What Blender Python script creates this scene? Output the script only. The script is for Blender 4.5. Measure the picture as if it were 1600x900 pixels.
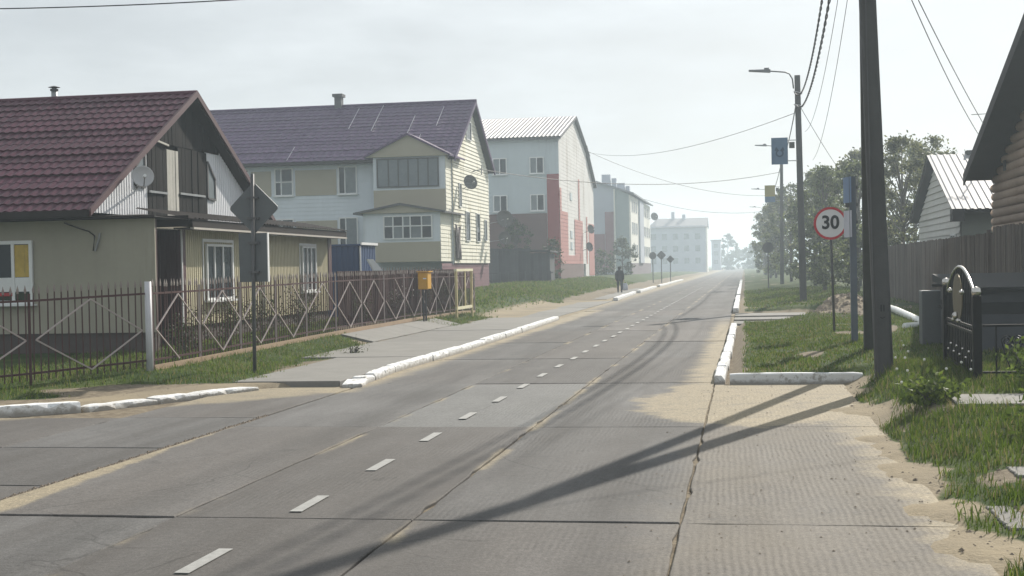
import bpy, bmesh, math, random
import numpy as np
from mathutils import Vector, Matrix

for _o in list(bpy.data.objects):
    bpy.data.objects.remove(_o)
S = bpy.context.scene
COL = S.collection
rnd = random.Random(7)
nprng = np.random.default_rng(11)
rad = math.radians

# ------------------------------------------------------------------ camera
cam_data = bpy.data.cameras.new('camera')
cam = bpy.data.objects.new('camera', cam_data)
COL.objects.link(cam)
EYE = 1.9
yaw, pitch, roll = rad(9.677), rad(-0.814), 0.02
fwd = Vector((-math.sin(yaw) * math.cos(pitch), math.cos(yaw) * math.cos(pitch), math.sin(pitch)))
r0 = Vector((math.cos(yaw), math.sin(yaw), 0))
u0 = r0.cross(fwd)
Rv = r0 * math.cos(roll) - u0 * math.sin(roll)
Uv = r0 * math.sin(roll) + u0 * math.cos(roll)
mw = Matrix((Rv, Uv, -fwd)).transposed().to_4x4()
mw.translation = Vector((0, 0, EYE))
cam.matrix_world = mw
cam_data.sensor_width = 36.0
cam_data.lens = 2133.0 / 1600.0 * 36.0
cam_data.clip_start = 0.1
cam_data.clip_end = 9000.0
S.camera = cam

# ------------------------------------------------------------------ sky, sun, exposure
SUN_EL = rad(32)
SUN_H = Vector((0.34, 0.94)).normalized()          # horizontal direction towards the sun
SUN_STRENGTH = 5.0
SKY_STRENGTH = 0.075
VEIL = 6.7                                         # brightness of the thin cloud veil
W = bpy.data.worlds.new('World')
S.world = W
W.use_nodes = True
wt = W.node_tree
wt.nodes.clear()
w_out = wt.nodes.new('ShaderNodeOutputWorld')
w_bg = wt.nodes.new('ShaderNodeBackground')
w_sky = wt.nodes.new('ShaderNodeTexSky')
w_sky.sky_type = 'NISHITA'
w_sky.sun_disc = False
w_sky.sun_elevation = SUN_EL
w_sky.sun_rotation = math.atan2(SUN_H.x, SUN_H.y)
w_sky.altitude = 0
w_sky.air_density = 1.0
w_sky.dust_density = 2.0
w_sky.ozone_density = 1.0
# a veil of thin high cloud and smoke over the whole sky, broken by soft streaks
w_tc = wt.nodes.new('ShaderNodeTexCoord')
w_map = wt.nodes.new('ShaderNodeMapping')
w_map.inputs['Scale'].default_value = (1.6, 1.6, 5.5)
w_n = wt.nodes.new('ShaderNodeTexNoise')
w_n.inputs['Scale'].default_value = 3.2
w_n.inputs['Detail'].default_value = 7
w_n.inputs['Roughness'].default_value = 0.55
w_mr = wt.nodes.new('ShaderNodeMapRange')
w_mr.inputs['From Min'].default_value = 0.35
w_mr.inputs['From Max'].default_value = 0.68
w_mr.inputs['To Min'].default_value = 0.84
w_mr.inputs['To Max'].default_value = 0.96
w_bw = wt.nodes.new('ShaderNodeRGBToBW')
w_pow = wt.nodes.new('ShaderNodeMath'); w_pow.operation = 'POWER'; w_pow.inputs[1].default_value = 0.09
w_k = wt.nodes.new('ShaderNodeMath'); w_k.operation = 'MULTIPLY'; w_k.inputs[1].default_value = VEIL
w_cl = wt.nodes.new('ShaderNodeMixRGB')
w_cl.blend_type = 'MULTIPLY'
w_cl.inputs[0].default_value = 1.0
w_cl.inputs[2].default_value = (0.945, 1.0, 1.03, 1)
w_mix = wt.nodes.new('ShaderNodeMixRGB')
wl = wt.links.new
wl(w_tc.outputs['Generated'], w_map.inputs['Vector'])
wl(w_map.outputs[0], w_n.inputs['Vector'])
wl(w_n.outputs[0], w_mr.inputs['Value'])
wl(w_sky.outputs[0], w_bw.inputs[0])
wl(w_bw.outputs[0], w_pow.inputs[0])
wl(w_pow.outputs[0], w_k.inputs[0])
w_cn = wt.nodes.new('ShaderNodeMapRange')            # soft cloud streaks, a few per cent
w_cn.inputs['From Min'].default_value = 0.3
w_cn.inputs['From Max'].default_value = 0.7
w_cn.inputs['To Min'].default_value = 0.84
w_cn.inputs['To Max'].default_value = 1.12
w_m2 = wt.nodes.new('ShaderNodeMath'); w_m2.operation = 'MULTIPLY'
wl(w_n.outputs[0], w_cn.inputs['Value'])
wl(w_k.outputs[0], w_m2.inputs[0]); wl(w_cn.outputs[0], w_m2.inputs[1])
wl(w_m2.outputs[0], w_cl.inputs[1])
wl(w_mr.outputs[0], w_mix.inputs[0])
wl(w_sky.outputs[0], w_mix.inputs[1])
wl(w_cl.outputs[0], w_mix.inputs[2])
wl(w_mix.outputs[0], w_bg.inputs['Color'])
w_bg.inputs['Strength'].default_value = SKY_STRENGTH
wl(w_bg.outputs[0], w_out.inputs['Surface'])

sun_data = bpy.data.lights.new('sun', 'SUN')
sun_data.energy = SUN_STRENGTH
sun_data.angle = rad(0.6)
sun_data.color = (1.0, 0.935, 0.83)
sun = bpy.data.objects.new('sun', sun_data)
COL.objects.link(sun)
sdir = Vector((SUN_H.x * math.cos(SUN_EL), SUN_H.y * math.cos(SUN_EL), math.sin(SUN_EL)))
sun.rotation_euler = sdir.to_track_quat('Z', 'Y').to_euler()

vs = S.view_settings
vs.view_transform = 'Standard'
vs.look = 'None'
vs.exposure = 0.43
vs.gamma = 1.0
vs.use_curve_mapping = False
S.render.engine = 'CYCLES'
S.cycles.use_denoising = True
S.cycles.max_bounces = 6
S.cycles.diffuse_bounces = 3
S.cycles.glossy_bounces = 3
S.cycles.transmission_bounces = 3
S.cycles.volume_bounces = 1
S.cycles.transparent_max_bounces = 6
S.cycles.caustics_reflective = False
S.cycles.caustics_refractive = False

# ------------------------------------------------------------------ node helpers
def lin(c):
    return tuple((v / 255 / 12.92) if v / 255 <= 0.04045 else ((v / 255 + 0.055) / 1.055) ** 2.4 for v in c)


class V:
    """a scalar socket with arithmetic"""
    def __init__(s, m, sock): s.m, s.s = m, sock
    def _op(s, op, o=None, swap=False, o2=None):
        n = s.m.nt.nodes.new('ShaderNodeMath'); n.operation = op
        ops = [s, o] if not swap else [o, s]
        if o2 is not None: ops.append(o2)
        for i, q in enumerate(ops):
            if q is None: continue
            if isinstance(q, V): s.m.nt.links.new(q.s, n.inputs[i])
            else: n.inputs[i].default_value = q
        return V(s.m, n.outputs[0])
    def __add__(s, o): return s._op('ADD', o)
    __radd__ = __add__
    def __mul__(s, o): return s._op('MULTIPLY', o)
    __rmul__ = __mul__
    def __sub__(s, o): return s._op('SUBTRACT', o)
    def __rsub__(s, o): return s._op('SUBTRACT', o, True)
    def __truediv__(s, o): return s._op('DIVIDE', o)
    def abs(s): return s._op('ABSOLUTE')
    def sin(s): return s._op('SINE')
    def sqrt(s): return s._op('SQRT')
    def max(s, o): return s._op('MAXIMUM', o)
    def min(s, o): return s._op('MINIMUM', o)
    def mod(s, o): return s._op('FLOORED_MODULO', o)
    def clamp(s): return s._op('MAXIMUM', 0.0)._op('MINIMUM', 1.0)
    def step(s, lo, hi):
        n = s.m.nt.nodes.new('ShaderNodeMapRange'); n.interpolation_type = 'SMOOTHSTEP'
        s.m.nt.links.new(s.s, n.inputs['Value'])
        if lo <= hi:
            n.inputs['From Min'].default_value = lo; n.inputs['From Max'].default_value = hi
        else:
            n.inputs['From Min'].default_value = hi; n.inputs['From Max'].default_value = lo
            n.inputs['To Min'].default_value = 1; n.inputs['To Max'].default_value = 0
        return V(s.m, n.outputs[0])


class Mat:
    def __init__(s, name):
        s.mat = bpy.data.materials.new(name); s.mat.use_nodes = True
        s.nt = s.mat.node_tree; s.nt.nodes.clear()
        s.outn = s.nt.nodes.new('ShaderNodeOutputMaterial')
        s.b = s.nt.nodes.new('ShaderNodeBsdfPrincipled')
        s.nt.links.new(s.b.outputs[0], s.outn.inputs['Surface'])
        s._g = s.nt.nodes.new('ShaderNodeNewGeometry')
        s._t = s.nt.nodes.new('ShaderNodeTexCoord')
        s.pos = s._g.outputs['Position']; s.obj = s._t.outputs['Object']
    def xyz(s, sock=None):
        n = s.nt.nodes.new('ShaderNodeSeparateXYZ'); s.nt.links.new(sock or s.pos, n.inputs[0])
        return [V(s, o) for o in n.outputs]
    def vec(s, x, y, z):
        n = s.nt.nodes.new('ShaderNodeCombineXYZ')
        for i, q in enumerate((x, y, z)):
            if isinstance(q, V): s.nt.links.new(q.s, n.inputs[i])
            else: n.inputs[i].default_value = q
        return n.outputs[0]
    def noise(s, scale, detail=4, rough=0.55, vec=None, dist=0.0, stretch=None):
        n = s.nt.nodes.new('ShaderNodeTexNoise')
        n.inputs['Scale'].default_value = scale; n.inputs['Detail'].default_value = detail
        n.inputs['Roughness'].default_value = rough; n.inputs['Distortion'].default_value = dist
        v = vec or s.pos
        if stretch:
            mp = s.nt.nodes.new('ShaderNodeMapping'); mp.inputs['Scale'].default_value = stretch
            s.nt.links.new(v, mp.inputs['Vector']); v = mp.outputs[0]
        s.nt.links.new(v, n.inputs['Vector'])
        return V(s, n.outputs[0])
    def cracks(s, scale, width, vec=None, warp=.35):
        """1 on thin wandering cell borders"""
        nz = s.nt.nodes.new('ShaderNodeTexNoise'); nz.inputs['Scale'].default_value = scale * 2.2; nz.inputs['Detail'].default_value = 5
        s.nt.links.new(vec or s.pos, nz.inputs['Vector'])
        mx = s.nt.nodes.new('ShaderNodeMixRGB'); mx.blend_type = 'LINEAR_LIGHT'; mx.inputs[0].default_value = warp
        s.nt.links.new(vec or s.pos, mx.inputs[1]); s.nt.links.new(nz.outputs['Color'], mx.inputs[2])
        vn = s.nt.nodes.new('ShaderNodeTexVoronoi'); vn.feature = 'DISTANCE_TO_EDGE'; vn.inputs['Scale'].default_value = scale
        s.nt.links.new(mx.outputs[0], vn.inputs['Vector'])
        return V(s, vn.outputs['Distance']).step(width, width * .25)
    def orand(s):
        n = s.nt.nodes.new('ShaderNodeObjectInfo'); return V(s, n.outputs['Random'])
    def isl(s):
        return V(s, s._g.outputs['Random Per Island'])
    def mix(s, f, a, b):
        n = s.nt.nodes.new('ShaderNodeMixRGB')
        for i, q in enumerate((f, a, b)):
            if isinstance(q, V): s.nt.links.new(q.s, n.inputs[i])
            elif hasattr(q, 'links'): s.nt.links.new(q, n.inputs[i])
            elif i == 0: n.inputs[0].default_value = q
            else: n.inputs[i].default_value = tuple(q[:3]) + (1,)
        return n.outputs[0]
    def mul(s, c, v):
        """colour times a scalar"""
        n = s.nt.nodes.new('ShaderNodeMixRGB'); n.blend_type = 'MULTIPLY'; n.inputs[0].default_value = 1
        if hasattr(c, 'links'): s.nt.links.new(c, n.inputs[1])
        else: n.inputs[1].default_value = tuple(c[:3]) + (1,)
        s.nt.links.new(v.s, n.inputs[2])
        return n.outputs[0]
    def set(s, color=None, rough=None, metal=None, spec=None):
        for k, v in (('Base Color', color), ('Roughness', rough), ('Metallic', metal), ('Specular IOR Level', spec)):
            if v is None: continue
            if isinstance(v, V): s.nt.links.new(v.s, s.b.inputs[k])
            elif hasattr(v, 'links'): s.nt.links.new(v, s.b.inputs[k])
            elif k == 'Base Color': s.b.inputs[k].default_value = tuple(v[:3]) + (1,)
            else: s.b.inputs[k].default_value = v
        return s
    def bump(s, h, dist=0.01, strength=0.6):
        n = s.nt.nodes.new('ShaderNodeBump'); n.inputs['Distance'].default_value = dist
        n.inputs['Strength'].default_value = strength
        s.nt.links.new(h.s, n.inputs['Height']); s.nt.links.new(n.outputs[0], s.b.inputs['Normal'])
        return s


MATS = {}
def simple(name, col, rough=0.7, var=0.25, scale=1.5, metal=0.0, bump=0.0, bscale=30, streak=False, spec=0.3, orand=0.0, stain=None):
    """paint, wood or metal with wear: two octaves of mottling, optional downward streaks"""
    m = Mat(name)
    n1 = m.noise(scale, 6, 0.6)
    v = (n1 - 0.5) * (2.2 * var) + 1.0
    n2 = m.noise(scale * 9, 3, 0.6)
    v = v + (n2 - 0.5) * (0.8 * var)
    if streak:
        n3 = m.noise(4.0, 4, 0.6, stretch=(1, 1, 0.06))
        v = v + (n3 - 0.5) * (1.5 * var)
    if orand:
        v = v * (m.orand() * (2 * orand) + (1 - orand))
    cc = m.mul(col, v)
    if stain:      # grime runs with their own ragged outline
        sn = m.noise(stain[1], 6, .65, stretch=(1, 1, .35)); s2 = m.noise(stain[1] * 6, 4, .6, stretch=(1, 1, .08))
        cc = m.mix((sn * .65 + s2 * .35).step(stain[2], stain[2] + .14) * stain[3], cc, stain[0])
    m.set(cc, rough, metal, spec)
    if bump: m.bump(m.noise(bscale, 4, 0.6), bump, 0.7)
    MATS[name] = m.mat
    return m.mat


# ------------------------------------------------------------------ mesh helpers
class MB:
    def __init__(s): s.v, s.f, s.mi, s.cur = [], [], [], 0
    def add(s, vs, fs):
        o = len(s.v); s.v += [tuple(v) for v in vs]
        for f in fs: s.f.append(tuple(i + o for i in f)); s.mi.append(s.cur)
        return s
    def box(s, a, b):
        x0, x1 = sorted((a[0], b[0])); y0, y1 = sorted((a[1], b[1])); z0, z1 = sorted((a[2], b[2]))
        return s.add([(x0,y0,z0),(x1,y0,z0),(x1,y1,z0),(x0,y1,z0),(x0,y0,z1),(x1,y0,z1),(x1,y1,z1),(x0,y1,z1)],
                     [(0,3,2,1),(4,5,6,7),(0,1,5,4),(1,2,6,5),(2,3,7,6),(3,0,4,7)])
    def hexa(s, p):
        """8 points: bottom ring 0-3, top ring 4-7"""
        return s.add(p, [(0,3,2,1),(4,5,6,7),(0,1,5,4),(1,2,6,5),(2,3,7,6),(3,0,4,7)])
    def bar(s, a, b, w, h=None, up=(0, 0, 1)):
        """square bar from a to b"""
        h = h or w; a, b = Vector(a), Vector(b); d = (b - a).normalized(); up = Vector(up)
        if abs(d.dot(up)) > 0.98: up = Vector((1, 0, 0))
        r = d.cross(up).normalized(); u = r.cross(d)
        r, u = r * w / 2, u * h / 2
        return s.hexa([a-r-u, a+r-u, a+r+u, a-r+u, b-r-u, b+r-u, b+r+u, b-r+u])
    def tube(s, pts, r, n=8, cap=True):
        pts = [Vector(p) for p in pts]; rs = r if isinstance(r, (list, tuple)) else [r] * len(pts)
        o = len(s.v); ref = None
        for i, p in enumerate(pts):
            d = (pts[min(i+1, len(pts)-1)] - pts[max(i-1, 0)]).normalized()
            if ref is None:
                ref = Vector((0, 0, 1)) if abs(d.z) < 0.9 else Vector((1, 0, 0))
            a = d.cross(ref).normalized(); b = d.cross(a).normalized()
            for k in range(n):
                t = 2 * math.pi * k / n
                s.v.append(tuple(p + a * math.cos(t) * rs[i] + b * math.sin(t) * rs[i]))
        for i in range(len(pts) - 1):
            for k in range(n):
                q, q2 = o + i*n + k, o + i*n + (k+1) % n
                s.f.append((q, q2, q2 + n, q + n)); s.mi.append(s.cur)
        if cap:
            s.f.append(tuple(o + k for k in range(n))[::-1]); s.mi.append(s.cur)
            s.f.append(tuple(o + (len(pts)-1)*n + k for k in range(n))); s.mi.append(s.cur)
        return s
    def lathe(s, c, axis, prof, n=16):
        """prof: list of (radius, distance along axis)"""
        axis = Vector(axis).normalized(); ref = Vector((0,0,1)) if abs(axis.z) < 0.9 else Vector((1,0,0))
        a = axis.cross(ref).normalized(); b = axis.cross(a); c = Vector(c); o = len(s.v)
        for r_, h_ in prof:
            for k in range(n):
                t = 2*math.pi*k/n; s.v.append(tuple(c + axis*h_ + (a*math.cos(t) + b*math.sin(t))*r_))
        for i in range(len(prof)-1):
            for k in range(n):
                q, q2 = o+i*n+k, o+i*n+(k+1)%n
                s.f.append((q, q2, q2+n, q+n)); s.mi.append(s.cur)
        return s
    def poly(s, pts): return s.add(pts, [tuple(range(len(pts)))])
    def prism(s, pts, off):
        """extrude a planar polygon by the vector off"""
        off = Vector(off); n = len(pts); a = [Vector(p) for p in pts]; b = [p + off for p in a]
        fs = [tuple(range(n))[::-1], tuple(range(n, 2*n))] + [(i, (i+1) % n, n + (i+1) % n, n + i) for i in range(n)]
        return s.add(a + b, fs)
    def mesh(s, name, mats, smooth=False, fix=True):
        me = bpy.data.meshes.new(name); me.from_pydata(s.v, [], s.f)
        for m in (mats if isinstance(mats, (list, tuple)) else [mats]): me.materials.append(m)
        if any(s.mi): me.polygons.foreach_set('material_index', s.mi)
        if fix:
            bm = bmesh.new(); bm.from_mesh(me); bmesh.ops.recalc_face_normals(bm, faces=bm.faces); bm.to_mesh(me); bm.free()
        if smooth: me.polygons.foreach_set('use_smooth', [True] * len(me.polygons))
        me.update(); return me
    def build(s, name, mats, parent=None, smooth=False, fix=True):
        return link(name, s.mesh(name, mats, smooth, fix), parent)


def link(name, me, parent=None, loc=None, rotz=None):
    o = bpy.data.objects.new(name, me); COL.objects.link(o)
    if parent is not None:
        o.parent = parent
        o.matrix_parent_inverse = Matrix.Translation(-parent.location) if parent.rotation_euler.z == 0 else parent.matrix_basis.inverted()
    if loc is not None: o.location = loc
    if rotz is not None: o.rotation_euler = (0, 0, rotz)
    return o


def tag(o, label, cat, group=None):
    o['label'] = label; o['category'] = cat
    if group: o['group'] = group
    return o


def thing(name, label, cat, loc=(0, 0, 0), group=None):
    """an Empty at the thing's base; parts are built in world coordinates"""
    o = bpy.data.objects.new(name, None); COL.objects.link(o); o.location = loc
    o.empty_display_size = 0.2
    return tag(o, label, cat, group)


def structure(o):
    o['kind'] = 'structure'; return o


def stuff(o):
    o['kind'] = 'stuff'; return o


def bevel_mesh(me, w):
    bm = bmesh.new(); bm.from_mesh(me)
    bmesh.ops.bevel(bm, geom=list(bm.edges), offset=w, segments=1, affect='EDGES')
    bm.to_mesh(me); bm.free(); return me


# numpy value noise for scattering and relief
_perm = nprng.random((256, 256))
def vnoise(x, y, sc=1.0):
    x = np.asarray(x, float) * sc; y = np.asarray(y, float) * sc
    xi = np.floor(x).astype(int); yi = np.floor(y).astype(int); fx = x - xi; fy = y - yi
    fx = fx*fx*(3-2*fx); fy = fy*fy*(3-2*fy)
    g = lambda a, b: _perm[a % 256, b % 256]
    return (g(xi, yi)*(1-fx) + g(xi+1, yi)*fx)*(1-fy) + (g(xi, yi+1)*(1-fx) + g(xi+1, yi+1)*fx)*fy
def sstep(a, b, x):
    t = np.clip((np.asarray(x, float) - a) / (b - a), 0, 1); return t*t*(3-2*t)
# ------------------------------------------------------------------ terrain
_XLY = [-60, 10, 17.6, 18.25, 21.4, 22.4, 49, 75, 100, 150, 3000]
_XLX = [-126, -21.7, -10.3, -9.3, -7.95, -6.45, -6.75, -7.0, -7.5, -7.6, -7.6]
def left_edge(y): return np.interp(y, _XLY, _XLX)
def right_edge(y): return np.where(np.asarray(y) < 21.95, 1.5, -0.42)
_RY = [15, 20, 24, 31, 40, 55, 70, 83, 100, 150, 200, 340, 3000]
_RZ = [.10, .12, .17, .29, .36, .38, .62, .78, .88, .88, .75, .25, .1]
def drive_left(x, y):   # sandy crossing on the left between the two kerb runs
    return sstep(49.6, 51, y) * (1 - sstep(72.5, 75, y)) * (1 - sstep(2.6, 4.2, left_edge(y) - x))
def drive_right(y):
    return sstep(41.6, 42.2, y) * (1 - sstep(53.2, 53.8, y))
def zt(x, y):
    x = np.asarray(x, float); y = np.asarray(y, float)
    z = np.full(np.broadcast(x, y).shape, -0.03)
    tl = left_edge(y) - x
    rise = np.interp(y, _RY, _RZ)
    lo = .8 + 1.8 * sstep(21, 25, y) * (1 - sstep(50, 56, y))
    zl = -0.03 + 0.11 * sstep(0.02, 0.25, tl) + rise * np.clip((lambda q: q*q*(3-2*q))(np.clip((tl - lo) / (4.3 + 2.5 * sstep(60, 80, y) - lo), 0, 1)), 0, 1)
    zl = zl + 0.03 * (vnoise(x, y, 1.1) - .5) * sstep(.3, 1, tl)
    zl = zl * (1 - drive_left(x, y)) + drive_left(x, y) * (0.0 + 0.02 * tl)
    z = np.where(tl > 0, zl, z)
    tr = x - right_edge(y)
    far = np.asarray(y) >= 21.95
    zr_far = -0.03 + 0.18 * sstep(0.15, 0.4, tr) + 0.12 * sstep(0.8, 2.6, tr) + 0.14 * sstep(3, 6, tr)
    zr_far = zr_far * (1 - drive_right(y) * (1 - sstep(2.2, 3.2, x))) + (-0.02) * drive_right(y) * (1 - sstep(2.2, 3.2, x))
    tn = x - 1.5
    zr_near = -0.03 + 0.05 * sstep(-0.25, 0.1, tn + (vnoise(x, y, 1.4) - .55) * .9 + (vnoise(x + 7, y, 4.5) - .5) * .35) + 0.25 * sstep(0.0, 0.75, tn) * sstep(9, 19, y) + 0.06 * sstep(.2, .8, tn)
    blend = sstep(22.08, 22.4, y)
    zr = np.where(far, zr_far * blend + zr_near * (1 - blend), zr_near)
    # the verge runs through behind the cross kerb so pole and gate stand on one bank
    zr = zr + 0.035 * (vnoise(x + 31, y, 1.7) - .5) * sstep(.5, 1.2, tr)
    z = np.where(tr > np.where(far, -0.3, -0.9), np.maximum(zr, -0.03), z)
    # heap of dug earth beside the right drive
    d2 = ((x - 2.9) / 1.25) ** 2 + ((y - 44.0) / 3.0) ** 2
    z = z + 0.62 * np.exp(-d2 * 1.4) * (0.75 + 0.5 * vnoise(x, y, 2.3))
    return z
def zg(x, y): return float(zt(np.array([x]), np.array([y]))[0])

def cover(x, y):
    """(grass, sand) cover in 0..1"""
    tl = left_edge(y) - x; tr = x - right_edge(y)
    n = vnoise(x, y, 1.3); n2 = vnoise(x + 9, y + 4, 4.1)
    g = np.zeros_like(x)
    # left: walk slabs and bare path, then grass
    walk = np.interp(y, [21, 22.3, 27.2, 33, 34.5, 41.5, 42.5, 49], [.7, 1.8, 2.35, 2.7, 4.2, 4.2, 2.5, 2.5])
    gl = sstep(-.25, .35, tl - walk + (n - .5) * .8 + (n2 - .5) * .35)
    corner = np.where(y < 21.6, sstep(.8, 1.5, tl / 1.6 + (n - .5) * .9), 1)
    gl = gl * corner * (1 - drive_left(x, y))
    gl = np.where(y > 70, sstep(2.4, 3.0, tl + (n - .5) * .6), gl)
    g = np.where(tl > 0, gl, g)
    gr = np.where(y > 21.95, sstep(.3, .55, tr + (n2 - .5) * .2), sstep(-.05, .4, tr + (n - .5) * .7 + (n2 - .5) * .4))
    bare = sstep(.80, .9, vnoise(x + 3, y * .5 + 7, .95))
    gr = gr * (1 - .9 * bare * (y > 21.9))
    gr = gr * (1 - drive_right(y) * (1 - sstep(2.3, 2.9, x)))
    # strips of old slabs crossing the near right verge
    for ya, yb in ((9.7, 10.75), (11.55, 12.1), (15.6, 16.9)):
        gr = gr * (1 - sstep(ya - .15, ya + .1, y + (n - .5) * .5) * (1 - sstep(yb - .1, yb + .15, y + (n2 - .5) * .4)) * (.9 - .5 * (x < 2.0)))
    mound = np.exp(-(((x - 2.9) / 1.25) ** 2 + ((y - 44.0) / 3.0) ** 2) * 1.4)
    gr = gr * (1 - sstep(.12, .3, mound))
    g = np.where(tr > 0, gr, g)
    sand = np.where((tl > 0) & (tl < 3), (1 - sstep(.3, 1.6, tl)) , 0.0)
    sand = np.maximum(sand, drive_left(x, y))
    sand = np.where((tr > -1.0) & (y < 22), np.maximum(sand, 1 - sstep(.1, .8, tr + (n - .5) * .5)), sand)
    sand = np.maximum(sand, np.where(tr > 0, drive_right(y) * .8, 0))
    return g, sand

m = Mat('ground_cover')
att = m.nt.nodes.new('ShaderNodeAttribute'); att.attribute_name = 'cover'
gx, sx, ex = m.xyz(att.outputs['Vector'])
n1 = m.noise(.7, 6); n2 = m.noise(9, 5); n3 = m.noise(45, 3)
grass_c = m.mix(n1.step(.35, .7), (0.026, 0.048, 0.009), (0.060, 0.080, 0.016))
grass_c = m.mul(grass_c, n2 * 1.1 + 0.45)
dirt_c = m.mul(m.mix(n2.step(.3, .7), (0.13, 0.105, 0.075), (0.22, 0.185, 0.135)), n3 * .8 + .6)
sand_c = m.mul(m.mix(n1.step(.3, .7), (0.285, 0.238, 0.165), (0.225, 0.19, 0.138)), n3 * .5 + .72)
c = m.mix((sx + (n2 - .5) * .5).step(.35, .65), dirt_c, sand_c)
c = m.mix((gx + (n2 - .5) * .4).step(.35, .6), c, grass_c)
m.set(c, 0.95, spec=.1); m.bump(n2 * .7 + n3 * .3, .03, .8)
M_GROUND = m.mat

def build_ground():
    xs = np.unique(np.concatenate([[-2600, -1200, -500, -250, -140, -90, -60, -45, -36, -30, -26, -22, -19],
         np.arange(-17, -12.5, .5), np.arange(-12.5, -6, .2), np.arange(-6, -1, .7), np.arange(-1, 5, .15), np.arange(5, 9, .5),
         [9.5, 11, 14, 18, 24, 34, 50, 80, 140, 250, 500, 1200, 2600]]))
    ys = np.unique(np.concatenate([[-2600, -600, -150, -60, -25, -8, 0, 4, 6], np.arange(7, 24, .15), np.arange(24, 60, .4), np.arange(60, 120, 1.2),
         np.arange(120, 240, 5), [250, 280, 320, 380, 450, 600, 900, 1500, 2600]]))
    X, Y = np.meshgrid(xs, ys); x, y = X.ravel(), Y.ravel(); z = zt(x, y)
    me = bpy.data.meshes.new('ground'); nx, ny = len(xs), len(ys)
    q = (np.arange(ny-1)[:, None] * nx + np.arange(nx-1)[None]).ravel()
    fs = np.stack([q, q+1, q+1+nx, q+nx], 1)
    me.from_pydata(np.stack([x, y, z], 1).tolist(), [], fs.tolist())
    g, s_ = cover(x, y)
    at = me.attributes.new('cover', 'FLOAT_VECTOR', 'POINT')
    at.data.foreach_set('vector', np.stack([g, s_, np.zeros_like(g)], 1).ravel().astype(np.float32))
    me.polygons.foreach_set('use_smooth', [True] * len(me.polygons))
    me.materials.append(M_GROUND)
    return structure(link('ground', me))
build_ground()

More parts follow.
